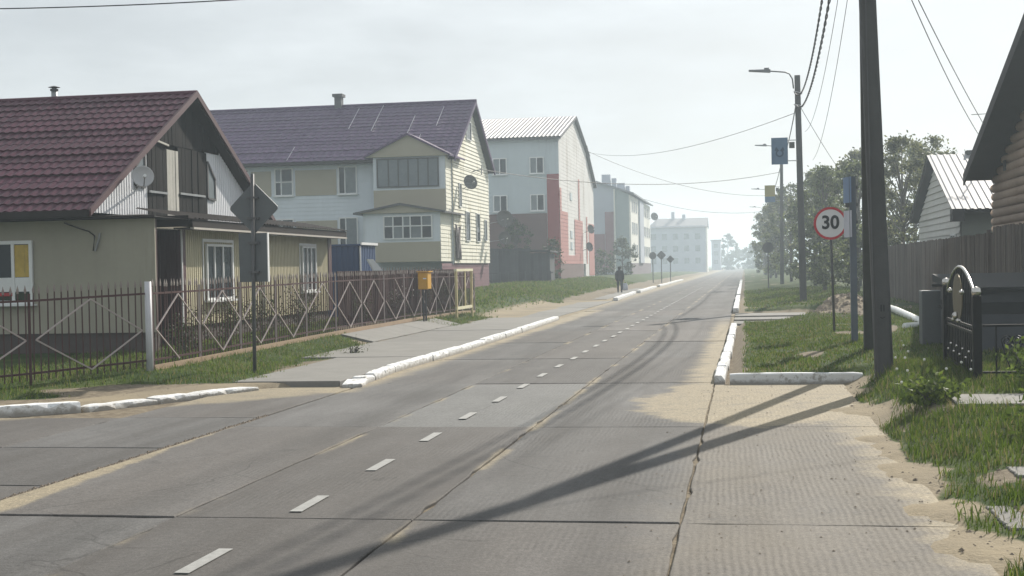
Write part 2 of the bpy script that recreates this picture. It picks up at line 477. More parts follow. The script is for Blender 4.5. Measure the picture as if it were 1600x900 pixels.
# ------------------------------------------------------------------ road of concrete slabs
def concrete_road():
    m = Mat('road_concrete')
    x, y, z = m.xyz()
    nb = m.noise(.35, 5); nm = m.noise(2.3, 6, .6); nf = m.noise(28, 4, .65)
    lane = m.noise(1.2, 4, .6, stretch=(1.6, .12, 1))          # wear drawn out along the road
    base = m.mix(nb.step(.3, .7), (0.086, 0.084, 0.083), (0.115, 0.113, 0.112))
    base = m.mix(lane.step(.35, .72), base, (0.072, 0.069, 0.067))
    base = m.mix((m.orand() * 7.31).mod(1.0).step(.3, .8) * .45, base, (0.100, 0.089, 0.081))     # some slabs cast browner
    base = m.mul(base, m.orand() * .34 + .82)
    spk = m.noise(95, 2, .5)
    # worn, darker wheel paths
    wp = ((x + 2.05).abs().step(.42, .05)).max((x + 4.9).abs().step(.42, .05)).max((x + 1.0).abs().step(.4, .05) * .7)
    base = m.mul(base, 1.0 - wp * (lane * .3 + .05))
    # newer grey infill slab in the middle lane
    patch = ((x + 3.5).abs().step(.97, .93)) * ((y - 19.1).abs().step(3.0, 2.95))
    base = m.mix(patch * .8, base, (0.150, 0.152, 0.150))
    # oil spots and pitting
    base = m.mul(base, 1.0 - (m.noise(1.1, 5, .7)).step(.62, .70) * .26)
    base = m.mul(base, (m.noise(.8, 5, .65, stretch=(1, .35, 1)) - .5) * .85 + 1.0)
    # drifted sand: by the drive, along the kerbs and against one joint
    nw = (nm - .5) * 1.1 + (m.noise(.9, 4) - .5) * 1.3
    a1 = ((x - .2) / 1.75); a2 = ((y - 19.3) / 3.1)
    sA = (a1 * a1 + a2 * a2 + nw * .9).step(1.1, .75)
    sA2 = ((x + .75) + (y - 17.0) * (-.02) + nw * .5).step(-.1, .55) * (y - 22.6 + nw).step(.4, -.4) * .30 * (m.noise(.5, 5) + .2)
    sB = ((x + 6.3) - ((15.6 - y) * .065).max(0.0) + nw * .22).step(.06, -.05) * (y - 15.8 + nw).step(.8, -.4) * (x + 6.32).step(-.015, .0)
    sC = (x + 1.05 + nw * .35).step(-.05, .35) * (y - 21.9).step(-.2, .1) * (y - 46 + nw * 4).step(5, -5)
    sD = (x + 6.05 + nw * .35).step(.1, -.3) * (y - 20.6 + nw * .5).step(-.2, .3) * (y - 60).step(1, -1)
    sH = ((x + 4.42).abs() + nw * .10).step(.10, .01) * (m.noise(.45, 3)).step(.5, .62)
    sI = ((x + 2.5).abs() + nw * .12).step(.10, .0) * (m.noise(.6, 3)).step(.46, .6) * .9
    sE = .6 * (x + 6.6 + nw * .7).step(.6, -.3) * (y - 50).step(-1, 1) * (y - 74).step(1, -1)
    ylk = (x + 10.3) * 1.05 + 16.95
    sF = (y - ylk + nw * .4).step(-.75, -.1) * (x + 6.6).step(.5, -.5)
    sG = (x - 1.15 + (y - 11.5) * .035 + nw * .5).step(-.25, .35) * (y - 22).step(.2, -.2)
    sand = sA.max(sA2).max(sB).max(sC).max(sD).max(sE).max(sF * .9).max(sG).max(sH).max(sI)
    sand_c = m.mul(m.mix(nb, (0.31, 0.26, 0.175), (0.24, 0.205, 0.145)), nf * .5 + .75)
    thin = sand * (nf * .5 + nm * .9).step(.25, .75) * .92
    col = m.mix(thin, base, sand_c)
    crk = m.cracks(.42, .006) * m.noise(.3, 3).step(.5, .6)
    col = m.mul(col, 1.0 - crk * .3 * (1.0 - sand * .7))
    col = m.mul(col, nf * .75 + .64)
    col = m.mul(col, (spk - .5) * 1.3 + 1.0)
    col = m.mul(col, (m.noise(11, 4, .6) - .5) * .5 + 1.0)
    m.set(col, 0.86, spec=.25)
    # anti-slip ridges cast into the slabs, worn away in places
    rid = ((x * 118.0) + (nm * 9.0) + (y * 1.7)).sin() * .5 + .5
    keep = (m.noise(.55, 4)).step(.40, .62) * .8 + ((x - .45).abs().step(1.2, .8)) * .6
    m.bump(rid * keep * (1.0 - sand * .6) * .26 + nf * .4 + nm * .45, .013, .75)
    return m.mat
M_ROAD = concrete_road()
M_PAINT = simple('worn_white_paint', (.30, .30, .29), .7, .35, 14)
m = Mat('whitewash_on_kerb')
kx, ky, kz = m.xyz(); kn = m.noise(6, 5, .65); kn2 = m.noise(22, 4, .6)
kc = m.mix((kn + kn2 * .35).step(.70, .86), (.72, .73, .74), (.36, .345, .32))      # flaked to bare concrete
kc = m.mix((kz * 9.0 + (kn - .5) * 2.2).step(.75, -.1) * .8, kc, (.235, .205, .165))           # splashed dirt along the foot
m.set(kc, .88, spec=.2); m.bump(kn * .6 + kn2 * .5, .02, .7); M_KERB = m.mat
M_WALK = simple('pavement_concrete', (.18, .174, .162), .9, .22, 1.6, bump=.006, bscale=40, orand=.08)

def slab_mesh(w, l, t, seed):
    """a cast slab with slightly ragged, chipped edges"""
    r = random.Random(seed); pts = []
    def side(ax, ay, bx, by, n):
        for i in range(n):
            k = i / n; j = .012 if 0 < i else .0
            c = r.random() < .08
            px, py = ax + (bx-ax)*k, ay + (by-ay)*k
            d = -(r.random() * j + (r.random() * .03 if c else 0))
            nx, ny = (by-ay), -(bx-ax); L = math.hypot(nx, ny)
            pts.append((px + nx/L*d, py + ny/L*d))
    side(-w/2, -l/2, w/2, -l/2, 8); side(w/2, -l/2, w/2, l/2, 22); side(w/2, l/2, -w/2, l/2, 8); side(-w/2, l/2, -w/2, -l/2, 22)
    mb = MB(); n = len(pts)
    inset = [(p[0]*(1-.016/w), p[1]*(1-.016/l), 0) for p in pts]
    mb.add([(p[0], p[1], -t) for p in pts] + [(p[0], p[1], -.008) for p in pts] + inset,
           [(i, (i+1) % n, n+(i+1) % n, n+i) for i in range(n)] + [(n+i, n+(i+1) % n, 2*n+(i+1) % n, 2*n+i) for i in range(n)] + [tuple(range(2*n, 3*n))])
    return mb.mesh('slab', M_ROAD)

road = MB()
road.add([(-7.9, 58.55, 0), (-.35, 58.55, 0), (-.35, 600, 0), (-7.9, 600, 0), (-7.9, 58.55, -.05), (-.35, 58.55, -.05)], [(0, 1, 2, 3), (4, 5, 1, 0)])
road = structure(road.build('road', M_ROAD))
COLS = [-.5, -2.53, -4.45, -6.32]
def place_slabs(parent, x0, x1, y0, y1, z, name='slab', mat=None, seed=0, lay=None):
    w, l = x1 - x0 - .010, y1 - y0 - .020
    key = (round(w, 2), round(l, 2), seed % 3, mat.name if mat else '')
    if key not in SLABS:
        SLABS[key] = slab_mesh(w, l, .14, seed)
        if mat: SLABS[key].materials[0] = mat
    o = link(name, SLABS[key], parent, ((x0+x1)/2, (y0+y1)/2, z), math.pi if rnd.random() < .5 else 0)
    o.rotation_euler.x = rnd.uniform(-.0012, .0012); o.rotation_euler.y = rnd.uniform(-.003, .003)
    if lay is not None:      # bedded on the sloping bank
        o.rotation_euler.z = 0; o.rotation_euler.y = -math.atan((zg(x1, (y0+y1)/2) - zg(x0, (y0+y1)/2)) / (x1 - x0)); o.location.z = (zg(x0, (y0+y1)/2) + zg(x1, (y0+y1)/2)) / 2 + lay
    return o
SLABS = {}
YJ = [4.05 + 6.055 * k for k in range(10)]
sd = 0
for k in range(9):
    ya, yb = YJ[k], YJ[k+1]
    for a, b in ((-2.53, -.5), (-4.45, -2.53), (-6.32, -4.45)):
        place_slabs(road, a, b, ya, yb, rnd.uniform(-.006, .004), seed=sd); sd += 1
    if k >= 3:
        place_slabs(road, -7.9, -6.32, ya, yb, -.012, seed=sd)
for k, (ya, yb) in enumerate(((4.05, 10.1), (10.1, 16.16), (16.16, 21.86))):
    place_slabs(road, -.5, 1.5, ya, yb, rnd.uniform(-.004, .002), seed=sd); sd += 1
for k, (ya, yb) in enumerate(((5.6, 11.6), (11.6, 14.2), (14.2, 17.2), (17.2, 22.2))):
    for a, b in ((-8.3, -6.37), (-10.25, -8.3), (-12.2, -10.25), (-14.2, -12.2)):
        if k == 3 and a < -9: continue
        place_slabs(road, a, b, ya, yb, rnd.uniform(-.008, .0), seed=sd); sd += 1
mb = MB(); mb.box((-.375, -.05, 0), (.375, .05, .004)); dash_me = mb.mesh('lane_dash', M_PAINT)
y = 6.35
while y < 118:
    o = link('lane_dash', dash_me, road, (-3.55 + rnd.uniform(-.015, .015), y, .0065), math.pi/2 + rnd.uniform(-.01, .01)); y += 2.19

# sunken slabs that cross the right verge
drive = structure(link('driveway', None))
for (ya, yb, xe) in ((43.0, 45.0, 1.7), (46.3, 48.3, 2.0), (49.6, 52.2, 2.2)):
    place_slabs(drive, -.38, xe, ya, yb, .045, mat=M_WALK, seed=sd); sd += 1
for (xa, xb, ya, yb, zz) in ((1.75, 3.6, 9.8, 10.7, .06), (2.15, 3.9, 11.6, 12.1, .10), (2.3, 4.4, 15.7, 16.85, .16)):
    place_slabs(drive, xa, xb, ya, yb, zz, mat=M_WALK, seed=sd, lay=.02); sd += 1

# ------------------------------------------------------------------ left pavement and kerbs
walk = structure(link('pavement', None))
for k, (ya, yb) in enumerate(((21.75, 27.7), (27.7, 33.6), (33.6, 39.6), (39.6, 44.3), (44.3, 49.6))):
    place_slabs(walk, -8.5 if k == 0 else -9.3, -6.62 if k == 0 else -6.72, ya, yb, .10 + .008 * (k % 2), mat=M_WALK, seed=sd); sd += 1
    if k in (2, 3): place_slabs(walk, -10.2, -9.31, ya, yb, .2, mat=M_WALK, seed=sd, lay=.035); sd += 1
for k in range(6):
    place_slabs(walk, -9.7, -7.6, 76 + 6*k, 82 + 6*k, .10, mat=M_WALK, seed=sd); sd += 1

for k in range(4):
    place_slabs(walk, -10.6, -7.1, 51 + 5.8*k, 56.8 + 5.8*k, .035, mat=M_WALK, seed=sd); sd += 1

def kerb_stone(parent, a, b, w=.26, h=.2, z0=-.1, seed=0, tilt=0.0):
    """one whitewashed kerb stone from a to b with worn, uneven arrises"""
    r = random.Random(seed); a = Vector((a[0], a[1], 0)); b = Vector((b[0], b[1], 0)); d = (b - a); L = d.length; d.normalize()
    s = Vector((-d.y, d.x, 0)); n = max(3, int(L / .14)); mb = MB(); rows = []
    for i in range(n + 1):
        k = i / n; p = a + d * (L * k); e = .012 if i in (0, n) else 0
        j = lambda q: r.uniform(-q, q)
        ch = .05 * (r.random() < .25)
        prof = [(-w/2, z0), (-w/2 + j(.006), h - .022 + j(.008) - e - ch), (-w/2 + .02 + j(.008) + ch * .6, h + j(.005) - e), (w/2 - .018, h + j(.005) - e), (w/2, h - .02 - e), (w/2, z0)]
        rows.append([p + s * q[0] + Vector((0, 0, q[1] + tilt * k)) for q in prof])
    o = len(mb.v)
    for rw in rows: mb.v += [tuple(q) for q in rw]
    for i in range(n):
        for q in range(5): mb.f.append((i*6+q, i*6+q+1, i*6+6+q+1, i*6+6+q)); mb.mi.append(0)
    mb.f += [tuple(range(6)), tuple(range(n*6, n*6+6))[::-1]]; mb.mi += [0, 0]
    return mb.build('kerb_stone', M_KERB, parent)
kerb = structure(link('kerb', None))
def run(pts, step, w=.26, h=.2, gap=.025):
    global sd
    for (p, q) in zip(pts[:-1], pts[1:]):
        p, q = Vector(p), Vector(q); L = (q - p).length; n = max(1, round(L / step)); d = (q - p) / n
        for i in range(n):
            sd += 1
            g = (q - p).normalized() * gap / 2
            off = Vector((rnd.uniform(-.012, .012), rnd.uniform(-.01, .01)))
            kerb_stone(kerb, tuple(p + d*i + g + off), tuple(p + d*(i+1) - g + off), w, h + rnd.uniform(-.015, .015), seed=sd)
run([(-6.5, 23.2), (-6.62, 25.0)], 1.0, .2, .13)
run([(-6.62, 25.0), (-6.55, 31), (-6.6, 37), (-6.68, 43), (-6.78, 49.2)], 3.0, .2, .13)
kerb_stone(kerb, (-6.38, 21.6), (-6.5, 22.35), .34, .07, seed=901, tilt=.03)
kerb_stone(kerb, (-6.5, 22.45), (-6.52, 23.1), .24, .12, seed=902, tilt=-.03)
run([(-12.4, 15.8), (-9.42, 18.2)], 1.95, .25, .13)
for a, b, h in (((-9.38, 18.22), (-8.85, 19.3), .055), ((-8.82, 19.35), (-8.5, 20.05), .07), ((-8.5, 20.1), (-7.98, 21.25), .065)):
    sd += 1; kerb_stone(kerb, a, b, .34, h, seed=sd)
run([(-.42, 22.1), (-.36, 32), (-.33, 41.6)], 1.0, .17, .14)
run([(1.8, 22.0), (-.28, 22.0)], 2.2, .16, .155)
run([(-.36, 53.8), (-.36, 72), (-.36, 76)], 3.0, .22, .2)
run([(-.36, 80), (-.36, 150)], 6.0, .22, .2)
run([(-7.05, 75.2), (-7.35, 92)], 3.0, .26, .2)
run([(-7.35, 96), (-7.5, 116)], 3.0, .26, .2)
run([(-7.55, 122), (-7.6, 170)], 6.0, .26, .18)
# ------------------------------------------------------------------ building kit
class Face:
    """a wall plane: a runs along u, b is height, c is out along n"""
    def __init__(s, org, u, n): s.o, s.u, s.n = Vector(org), Vector(u), Vector(n)
    def p(s, a, b, c=0.0): return s.o + s.u * a + Vector((0, 0, b)) + s.n * c
    def box(s, mb, a0, a1, b0, b1, c0, c1):
        mb.hexa([s.p(a0,b0,c0), s.p(a1,b0,c0), s.p(a1,b0,c1), s.p(a0,b0,c1), s.p(a0,b1,c0), s.p(a1,b1,c0), s.p(a1,b1,c1), s.p(a0,b1,c1)])
        return mb
def fY(y, x0=0.0): return Face((x0, y, 0), (1, 0, 0), (0, -1, 0))       # faces the camera
def fX(x, y0=0.0): return Face((x, y0, 0), (0, 1, 0), (1, 0, 0))        # faces right
def fXm(x, y0=0.0): return Face((x, y0, 0), (0, 1, 0), (-1, 0, 0))      # faces left

def span(poly, b):
    """left and right limits of a convex outline at height b"""
    xs = []
    for (a0, b0), (a1, b1) in zip(poly, poly[1:] + poly[:1]):
        if abs(b1 - b0) < 1e-9:
            if abs(b - b0) < 1e-6: xs += [a0, a1]
        elif min(b0, b1) - 1e-6 <= b <= max(b0, b1) + 1e-6:
            xs.append(a0 + (a1 - a0) * (b - b0) / (b1 - b0))
    return (min(xs), max(xs)) if xs else None
def lap_wall(f, poly, lap=.2, proud=.018, c=0.0, mb=None):
    """horizontal lap boarding that fills a convex outline"""
    mb = mb or MB(); b0 = min(q[1] for q in poly); b1 = max(q[1] for q in poly)
    bs = sorted(set([b0 + lap * k for k in range(int((b1 - b0) / lap) + 1)] + [q[1] for q in poly]))
    for lo, hi in zip(bs[:-1], bs[1:]):
        if hi - lo < .004: continue
        l, h = span(poly, lo + 1e-4), span(poly, hi - 1e-4)
        if not l or not h: continue
        mb.add([f.p(l[0], lo, c+proud), f.p(l[1], lo, c+proud), f.p(h[1], hi, c), f.p(h[0], hi, c), f.p(l[0], lo, c), f.p(l[1], lo, c)], [(0, 1, 2, 3), (4, 5, 1, 0)])
    return mb
def rib_wall(f, poly, pitch=.12, proud=.02, c=0.0, mb=None):
    """vertical ribbed sheet that fills a convex outline"""
    mb = mb or MB(); sw = [(b, a) for a, b in poly]; a0 = min(q[0] for q in poly); a1 = max(q[0] for q in poly); k = 0
    cuts = sorted(set([a0 + pitch * .5 * i for i in range(int((a1 - a0) / (pitch * .5)) + 1)] + [q[0] for q in poly]))
    for i, (lo, hi) in enumerate(zip(cuts[:-1], cuts[1:])):
        if hi - lo < .003: continue
        l, h = span(sw, lo + 1e-4), span(sw, hi - 1e-4)
        ca, cb = (c + proud, c + proud * .85) if i % 2 else (c, c + proud * .15)
        if l and h:
            mb.add([f.p(lo, l[0], ca), f.p(hi, h[0], cb), f.p(hi, h[1], cb), f.p(lo, l[1], ca), f.p(hi, h[0], c - .01), f.p(hi, h[1], c - .01), f.p(lo, l[0], c - .01), f.p(lo, l[1], c - .01)],
                   [(0, 1, 2, 3), (1, 4, 5, 2), (6, 0, 3, 7)])
    return mb
def flat_wall(f, poly, t=.2, c=0.0, mb=None):
    mb = mb or MB(); return mb.prism([f.p(a, b, c) for a, b in poly], -f.n * t)

M_GLASS = simple('window_glass', (.030, .038, .046), .12, .4, .7, spec=.22)
M_CURT = simple('curtained_glass', (.16, .185, .20), .2, .4, 1.2, spec=.22)
M_WHITE = simple('white_window_frame', (.72, .73, .73), .5, .1, 3)
M_DKFRAME = simple('dark_window_frame', (.07, .07, .075), .6, .2, 3)

def window(parent, f, a0, a1, b0, b1, c=0.02, bars=(), trans=None, fm=None, gm=None, sill=True, fw=.055, name='window', curtain=None):
    """frame is the part; panes, sill and curtain are its sub-parts"""
    fm = fm or M_WHITE; gm = gm or M_GLASS; mb = MB(); d = .05
    f.box(mb, a0, a1, b0, b0+fw, c, c+d); f.box(mb, a0, a1, b1-fw, b1, c, c+d)
    f.box(mb, a0, a0+fw, b0+fw, b1-fw, c, c+d); f.box(mb, a1-fw, a1, b0+fw, b1-fw, c, c+d)
    xs = [a0 + fw * .5] + [a0 + (a1 - a0) * k for k in bars] + [a1 - fw * .5]
    for k in bars:
        q = a0 + (a1-a0)*k; f.box(mb, q-fw*.45, q+fw*.45, b0+fw, b1-fw, c, c+d*.9)
    ys = [b0 + fw * .5, b1 - fw * .5]
    if trans:
        t = b0 + (b1-b0)*trans; f.box(mb, a0+fw, a1-fw, t-fw*.4, t+fw*.4, c, c+d*.85); ys.insert(1, t)
    w = mb.build(name, fm, parent)
    for i, (p, q) in enumerate(zip(xs[:-1], xs[1:])):
        for j, (r_, s_) in enumerate(zip(ys[:-1], ys[1:])):
            g = gm[(i + j) % len(gm)] if isinstance(gm, (list, tuple)) else gm
            f.box(MB(), p, q, r_, s_, c-.03, c+.012).build('pane', g, w)
    if sill:
        f.box(MB(), a0-.06, a1+.06, b0-.045, b0-.002, c-.02, c+.14).build('sill', fm, w)
    return w

def roof_slope(parent, x0, x1, eave, ridge, mat, course=.35, wave=.2, amp=.022, name='tile_course', mat_edge=None, samples=6):
    """courses of pressed metal tile from eave (y, z) up to ridge (y, z); ridge runs along x"""
    e, r_ = Vector((0, eave[0], eave[1])), Vector((0, ridge[0], ridge[1])); sl = r_ - e; L = sl.length; d = sl / L
    nrm = Vector((1, 0, 0)).cross(d)
    if nrm.z < 0: nrm = -nrm
    n = max(1, round(L / course)); st = L / n; nw = int((x1 - x0) / wave * samples); objs = []
    mb = MB(); H_ = .055
    xs = np.linspace(x0, x1, nw + 1); hh = amp * (0.5 + 0.5 * np.cos(2 * math.pi * (xs - x0) / wave)) ** 1.3
    m_ = len(xs)
    p0 = [tuple(Vector((float(q), 0, 0)) + nrm * float(h_ + .006)) for q, h_ in zip(xs, hh)]
    p1 = [tuple(Vector((float(q), 0, 0)) + nrm * float(h_ + .035)) for q, h_ in zip(xs, hh)]
    p2 = [tuple(Vector((float(q), 0, 0)) + d * (st + .01) + nrm * float(h_ + .004)) for q, h_ in zip(xs, hh)]
    mb.v = p0 + p1 + p2
    for i in range(m_ - 1):
        mb.f += [(i, i+1, m_+i+1, m_+i), (m_+i, m_+i+1, 2*m_+i+1, 2*m_+i)]; mb.mi += [0, 0]
    me = mb.mesh(name, mat, fix=False)
    for k in range(n):
        o_ = link(name, me, parent, tuple(e + d * st * k + nrm * rnd.uniform(-.004, .004))); o_.rotation_euler.y = rnd.uniform(-.0006, .0006); objs.append(o_)
    return objs
def ribbed_roof(parent, x0, x1, eave, ridge, mat, pitch=.35, amp=.04, name='roof_sheet'):
    e, r_ = Vector((0, eave[0], eave[1])), Vector((0, ridge[0], ridge[1])); d = (r_ - e).normalized()
    nrm = Vector((1, 0, 0)).cross(d); nrm = nrm if nrm.z > 0 else -nrm
    mb = MB(); x = x0; row = []
    while x < x1:
        for dx, h in ((0, 0), (.42, 0), (.55, amp), (.87, amp)): 
            if x + dx * pitch <= x1: row.append((x + dx * pitch, h))
        x += pitch
    row.append((x1, 0)); n = len(row)
    mb.v = [tuple(Vector((q, e.y, e.z)) + nrm * h) for q, h in row] + [tuple(Vector((q, r_.y, r_.z)) + nrm * h) for q, h in row]
    mb.f = [(i, i+1, n+i+1, n+i) for i in range(n-1)]; mb.mi = [0] * (n-1)
    return mb.build(name, mat, parent, fix=False)
def slab_roof(mb, x0, x1, eave, ridge, t=.1):
    """plain underside boarding of one slope"""
    mb.hexa([(x0, eave[0], eave[1]-t), (x1, eave[0], eave[1]-t), (x1, ridge[0], ridge[1]-t), (x0, ridge[0], ridge[1]-t),
             (x0, eave[0], eave[1]), (x1, eave[0], eave[1]), (x1, ridge[0], ridge[1]), (x0, ridge[0], ridge[1])])
    return mb
def dish(name, label, cat, c, aim, r, wall, mat, group=None):
    """satellite dish: bowl, arm with receiver, wall bracket"""
    c, aim, wall = Vector(c), Vector(aim).normalized(), Vector(wall)
    t = thing(name, label, cat, tuple(wall), group)
    prof = [(r * math.sin(k / 6 * 1.0) / math.sin(1.0), -r * .32 * (1 - (k / 6) ** 2)) for k in range(7)]
    prof = prof + [(q[0] * .985 + .001, q[1] - .018) for q in prof[::-1]]
    MB().lathe(c, aim, prof, 22).build('bowl', mat, t, smooth=True)
    foc = c + aim * r * .95 - Vector((0, 0, r * .25)); low = c - Vector((0, 0, r * .9)) 
    MB().tube([low, low + aim * .1 - Vector((0, 0, .02)), foc], .014, 6).build('feed_arm', M_STEEL, t)
    MB().lathe(foc - aim * .05, aim, [(0, -.02), (.035, -.02), (.035, .1), (0, .1)], 10).build('receiver', M_WHITE, t)
    MB().tube([wall, wall.lerp(c - aim * r * .34, .6) - Vector((0, 0, .05)), c - aim * r * .34], .022, 6).build('bracket', M_STEEL, t)
    return t

M_STEEL = simple('grey_galvanised_steel', (.30, .31, .32), .45, .25, 3, metal=.6)
M_BEIGE = simple('beige_render', (.33, .31, .25), .85, .12, .8, bump=.004, bscale=60, streak=True, stain=((.22, .20, .15), .7, .55, .6))
M_YSIDE = simple('cream_ribbed_siding', (.50, .455, .32), .6, .16, .9, streak=True)
M_WSIDE = simple('white_ribbed_siding', (.74, .75, .78), .55, .08, .9, streak=True, stain=((.45, .45, .44), .9, .58, .6))
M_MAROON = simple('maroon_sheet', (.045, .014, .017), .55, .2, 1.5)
M_BROWN = simple('brown_fascia', (.022, .017, .016), .7, .2, 2, spec=.1)
M_PLINTH = simple('dark_plinth', (.075, .06, .055), .85, .3, 2, bump=.01, bscale=12)
M_BOARD = simple('weathered_dark_board', (.014, .013, .013), .85, .5, 1.2, bump=.006, bscale=30, streak=True, orand=.35, spec=.06)
M_PALEBOARD = simple('pale_worn_board', (.42, .41, .37), .8, .35, 1.4, streak=True)
m = Mat('burgundy_metal_tile'); nz = m.noise(.8, 5); m.set(m.mul(m.mix(nz.step(.3, .7), (.056, .013, .027), (.074, .018, .036)), (m.noise(14, 3) * .6 + .7) * (m.orand() * .24 + .88)), .46, spec=.18); M_TILE1 = m.mat
m = Mat('plum_metal_tile'); nz = m.noise(.5, 5); m.set(m.mul(m.mix(nz.step(.3, .7), (.052, .022, .075), (.070, .032, .097)), (m.noise(12, 3) * .6 + .7) * (m.orand() * .24 + .88)), .46, spec=.18); M_TILE2 = m.mat
M_YELLOW = simple('yellow_curtain', (.50, .35, .07), .7, .35, 5, stain=((.22, .17, .06), 3.5, .52, .8))

# ------------------------------------------------------------------ house with burgundy roof
H1 = thing('house', 'low beige house with burgundy tiled roof and part-boarded white gable', 'house', (-18, 32, .3))
YW = 26.8
f = fY(YW)
flat_wall(f, [(-24.5, .72), (-12.1, .72), (-12.1, 3.1), (-24.5, 3.1)], .05).build('wall', M_BEIGE, H1)
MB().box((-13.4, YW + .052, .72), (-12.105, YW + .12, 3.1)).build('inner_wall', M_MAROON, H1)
MB().box((-24.4, YW + .06, -.3), (-12.16, YW + .3, .715)).build('plinth', M_PLINTH, H1)
MB().box((-24.3, YW + .4, .2), (-13.5, 37, 3.08)).build('inner_wall', M_BEIGE, H1)
w = window(H1, f, -16.15, -14.83, 1.36, 2.7, bars=(.66,), fw=.075)
f.box(MB(), -15.24, -14.92, 1.93, 2.61, .034, .042).build('curtain', M_YELLOW, w)
f.box(MB(), -16.05, -14.92, 1.62, 1.92, .034, .043).build('white_panel', M_WHITE, w)
f.box(MB(), -16.05, -14.92, 1.44, 1.60, .034, .044).build('flower_box', simple('dark_leaf_green', (.02, .035, .015), .9), w)
f.box(MB(), -16.1, -15.3, 1.53, 1.60, .06, .075).build('red_strip', simple('red_strip_paint', (.42, .03, .04), .6), w)
# bent cable and bracket on the wall
MB().tube([f.p(-14.1, 3.05, .03), f.p(-13.75, 2.92, .03), f.p(-13.55, 2.86, .03), f.p(-13.42, 2.76, .03), f.p(-13.46, 2.45, .03)], .014, 6).build('cable', M_BROWN, H1)
MB().tube([f.p(-13.3, 2.82, .04), f.p(-13.32, 2.70, .04), f.p(-13.41, 2.44, .04)], .022, 6).build('cable_hook', M_STEEL, H1)
# attic gable, facing the road
g = fX(-13.5); ZE, ZR = 3.24, 6.3; YE0, YRG, YE1 = 26.25, 31.93, 37.6
def gz(y): return ZE + (ZR - ZE) * (1 - abs(y - YRG) / 5.68) - .1
rib_wall(g, [(26.75, ZE+.02), (29.6, ZE+.02), (29.6, gz(29.6)), (26.75, gz(26.75))], .125, .018, -.03).build('gable_siding', M_WSIDE, H1)
rib_wall(g, [(33.1, ZE+.02), (37.1, ZE+.02), (37.1, gz(37.1)), (33.1, gz(33.1))], .125, .018, -.03).build('gable_siding', M_WSIDE, H1)
flat_wall(g, [(26.6, ZE), (37.3, ZE), (37.3, gz(37.3)), (YRG, gz(YRG)), (26.6, gz(26.6))], .2, -.06).build('gable_core', M_BOARD, H1)
y = 29.62
while y < 33.05:
    pale = 30.6 < y + .1 < 31.28; wd = .165 if pale else .2 + rnd.uniform(-.025, .025)
    top = min(5.0, gz(y), gz(y + wd)) if not pale else 4.9
    g.box(MB(), y, y + wd - .012, ZE + .05, top, -.03, rnd.uniform(0, .02)).build('door_board', M_PALEBOARD if pale else M_BOARD, H1); y += wd
y = 28.9
while y < 35.0:
    wd = .21; lo = 5.02; a, b = gz(y), gz(y + wd)
    if a > lo + .05 and b > lo + .05:
        MB().prism([g.p(y, lo, -.02), g.p(y+wd-.012, lo, -.02), g.p(y+wd-.012, b, -.02), g.p(y, a, -.02)], (rnd.uniform(.012, .035), 0, 0)).build('gable_board', M_BOARD, H1)
    y += wd
MB().bar(g.p(29.7, 5.08, .04), g.p(30.7, 4.99, .04), .045).build('door_rail', M_PALEBOARD, H1)
g.box(MB(), 31.35, 32.9, 3.86, 3.91, .02, .05).build('door_rail', M_STEEL, H1)
g.box(MB(), 29.62, 30.6, 3.82, 3.87, .02, .05).build('door_rail', M_STEEL, H1)
# two little windows that follow the slope
for (ya, yb, za, zb, zc) in ((28.95, 29.45, 3.95, 4.35, 4.78), (33.15, 33.65, 3.85, 4.78, 4.35)):
    q = [g.p(ya, za, .0), g.p(yb, za - .02, .0), g.p(yb, zc, .0), g.p(ya, zb, .0)]
    wn = MB()
    for p_, r_ in zip(q, q[1:] + q[:1]): wn.bar(p_, r_, .07, .05)
    wn = wn.build('window', M_DKFRAME, H1)
    MB().prism([p_ + Vector((-.02, 0, 0)) for p_ in q], (.025, 0, 0)).build('pane', M_CURT, wn)
# roof
roof_slope(H1, -24.8, -13.25, (YE0, 3.26), (YRG, 6.36), M_TILE1, .36, .22, .028)
rb = MB(); slab_roof(rb, -24.7, -13.27, (YE0 + .05, 3.24), (YRG, 6.30), .06); slab_roof(rb, -24.7, -13.27, (YE1, 3.24), (YRG, 6.30), .06); rb.build('roof_boarding', M_BROWN, H1)
roof_slope(H1, -24.8, -13.25, (YE1, 3.26), (YRG, 6.36), M_TILE1, .9, .22, .028, samples=4)
MB().tube([(-24.8, YRG, 6.37), (-13.22, YRG, 6.37)], .08, 8).build('ridge_cap', M_TILE1, H1)
M_VERGE = simple('plum_brown_trim', (.085, .04, .045), .5, .15, 2)
for ye in (YE0 - .05, YE1 + .05):
    MB().hexa([(-13.25, ye, 3.16), (-13.2, ye, 3.16), (-13.2, YRG, 6.28), (-13.25, YRG, 6.28), (-13.25, ye, 3.31), (-13.2, ye, 3.31), (-13.2, YRG, 6.44), (-13.25, YRG, 6.44)]).build('verge_board', M_VERGE, H1)
MB().box((-24.8, YE0 - .09, 3.14), (-13.25, YE0 + .01, 3.28)).build('eaves_gutter', M_BROWN, H1)
MB().hexa([(-24.6, YE0 + .07, 3.12), (-11.98, YW - .25, 3.12), (-11.98, 28.75, 3.12), (-24.6, 28.75, 3.12), (-24.6, YE0 + .07, 3.16), (-11.98, YW - .25, 3.16), (-13.3, 28.75, 3.28), (-24.6, 28.75, 3.28)]).build('eaves_soffit', M_BROWN, H1)
p = MB().tube([(-17.05, YRG + .1, 6.2), (-17.05, YRG + .1, 6.62)], .075, 12).build('stove_pipe', M_STEEL, H1, smooth=True)
MB().lathe((-17.05, YRG + .1, 6.62), (0, 0, 1), [(.10, -.02), (.10, .03), (.06, .03), (.06, .06), (.15, .07), (.02, .11), (0, .11)], 12).build('pipe_cowl', M_DKFRAME, p)
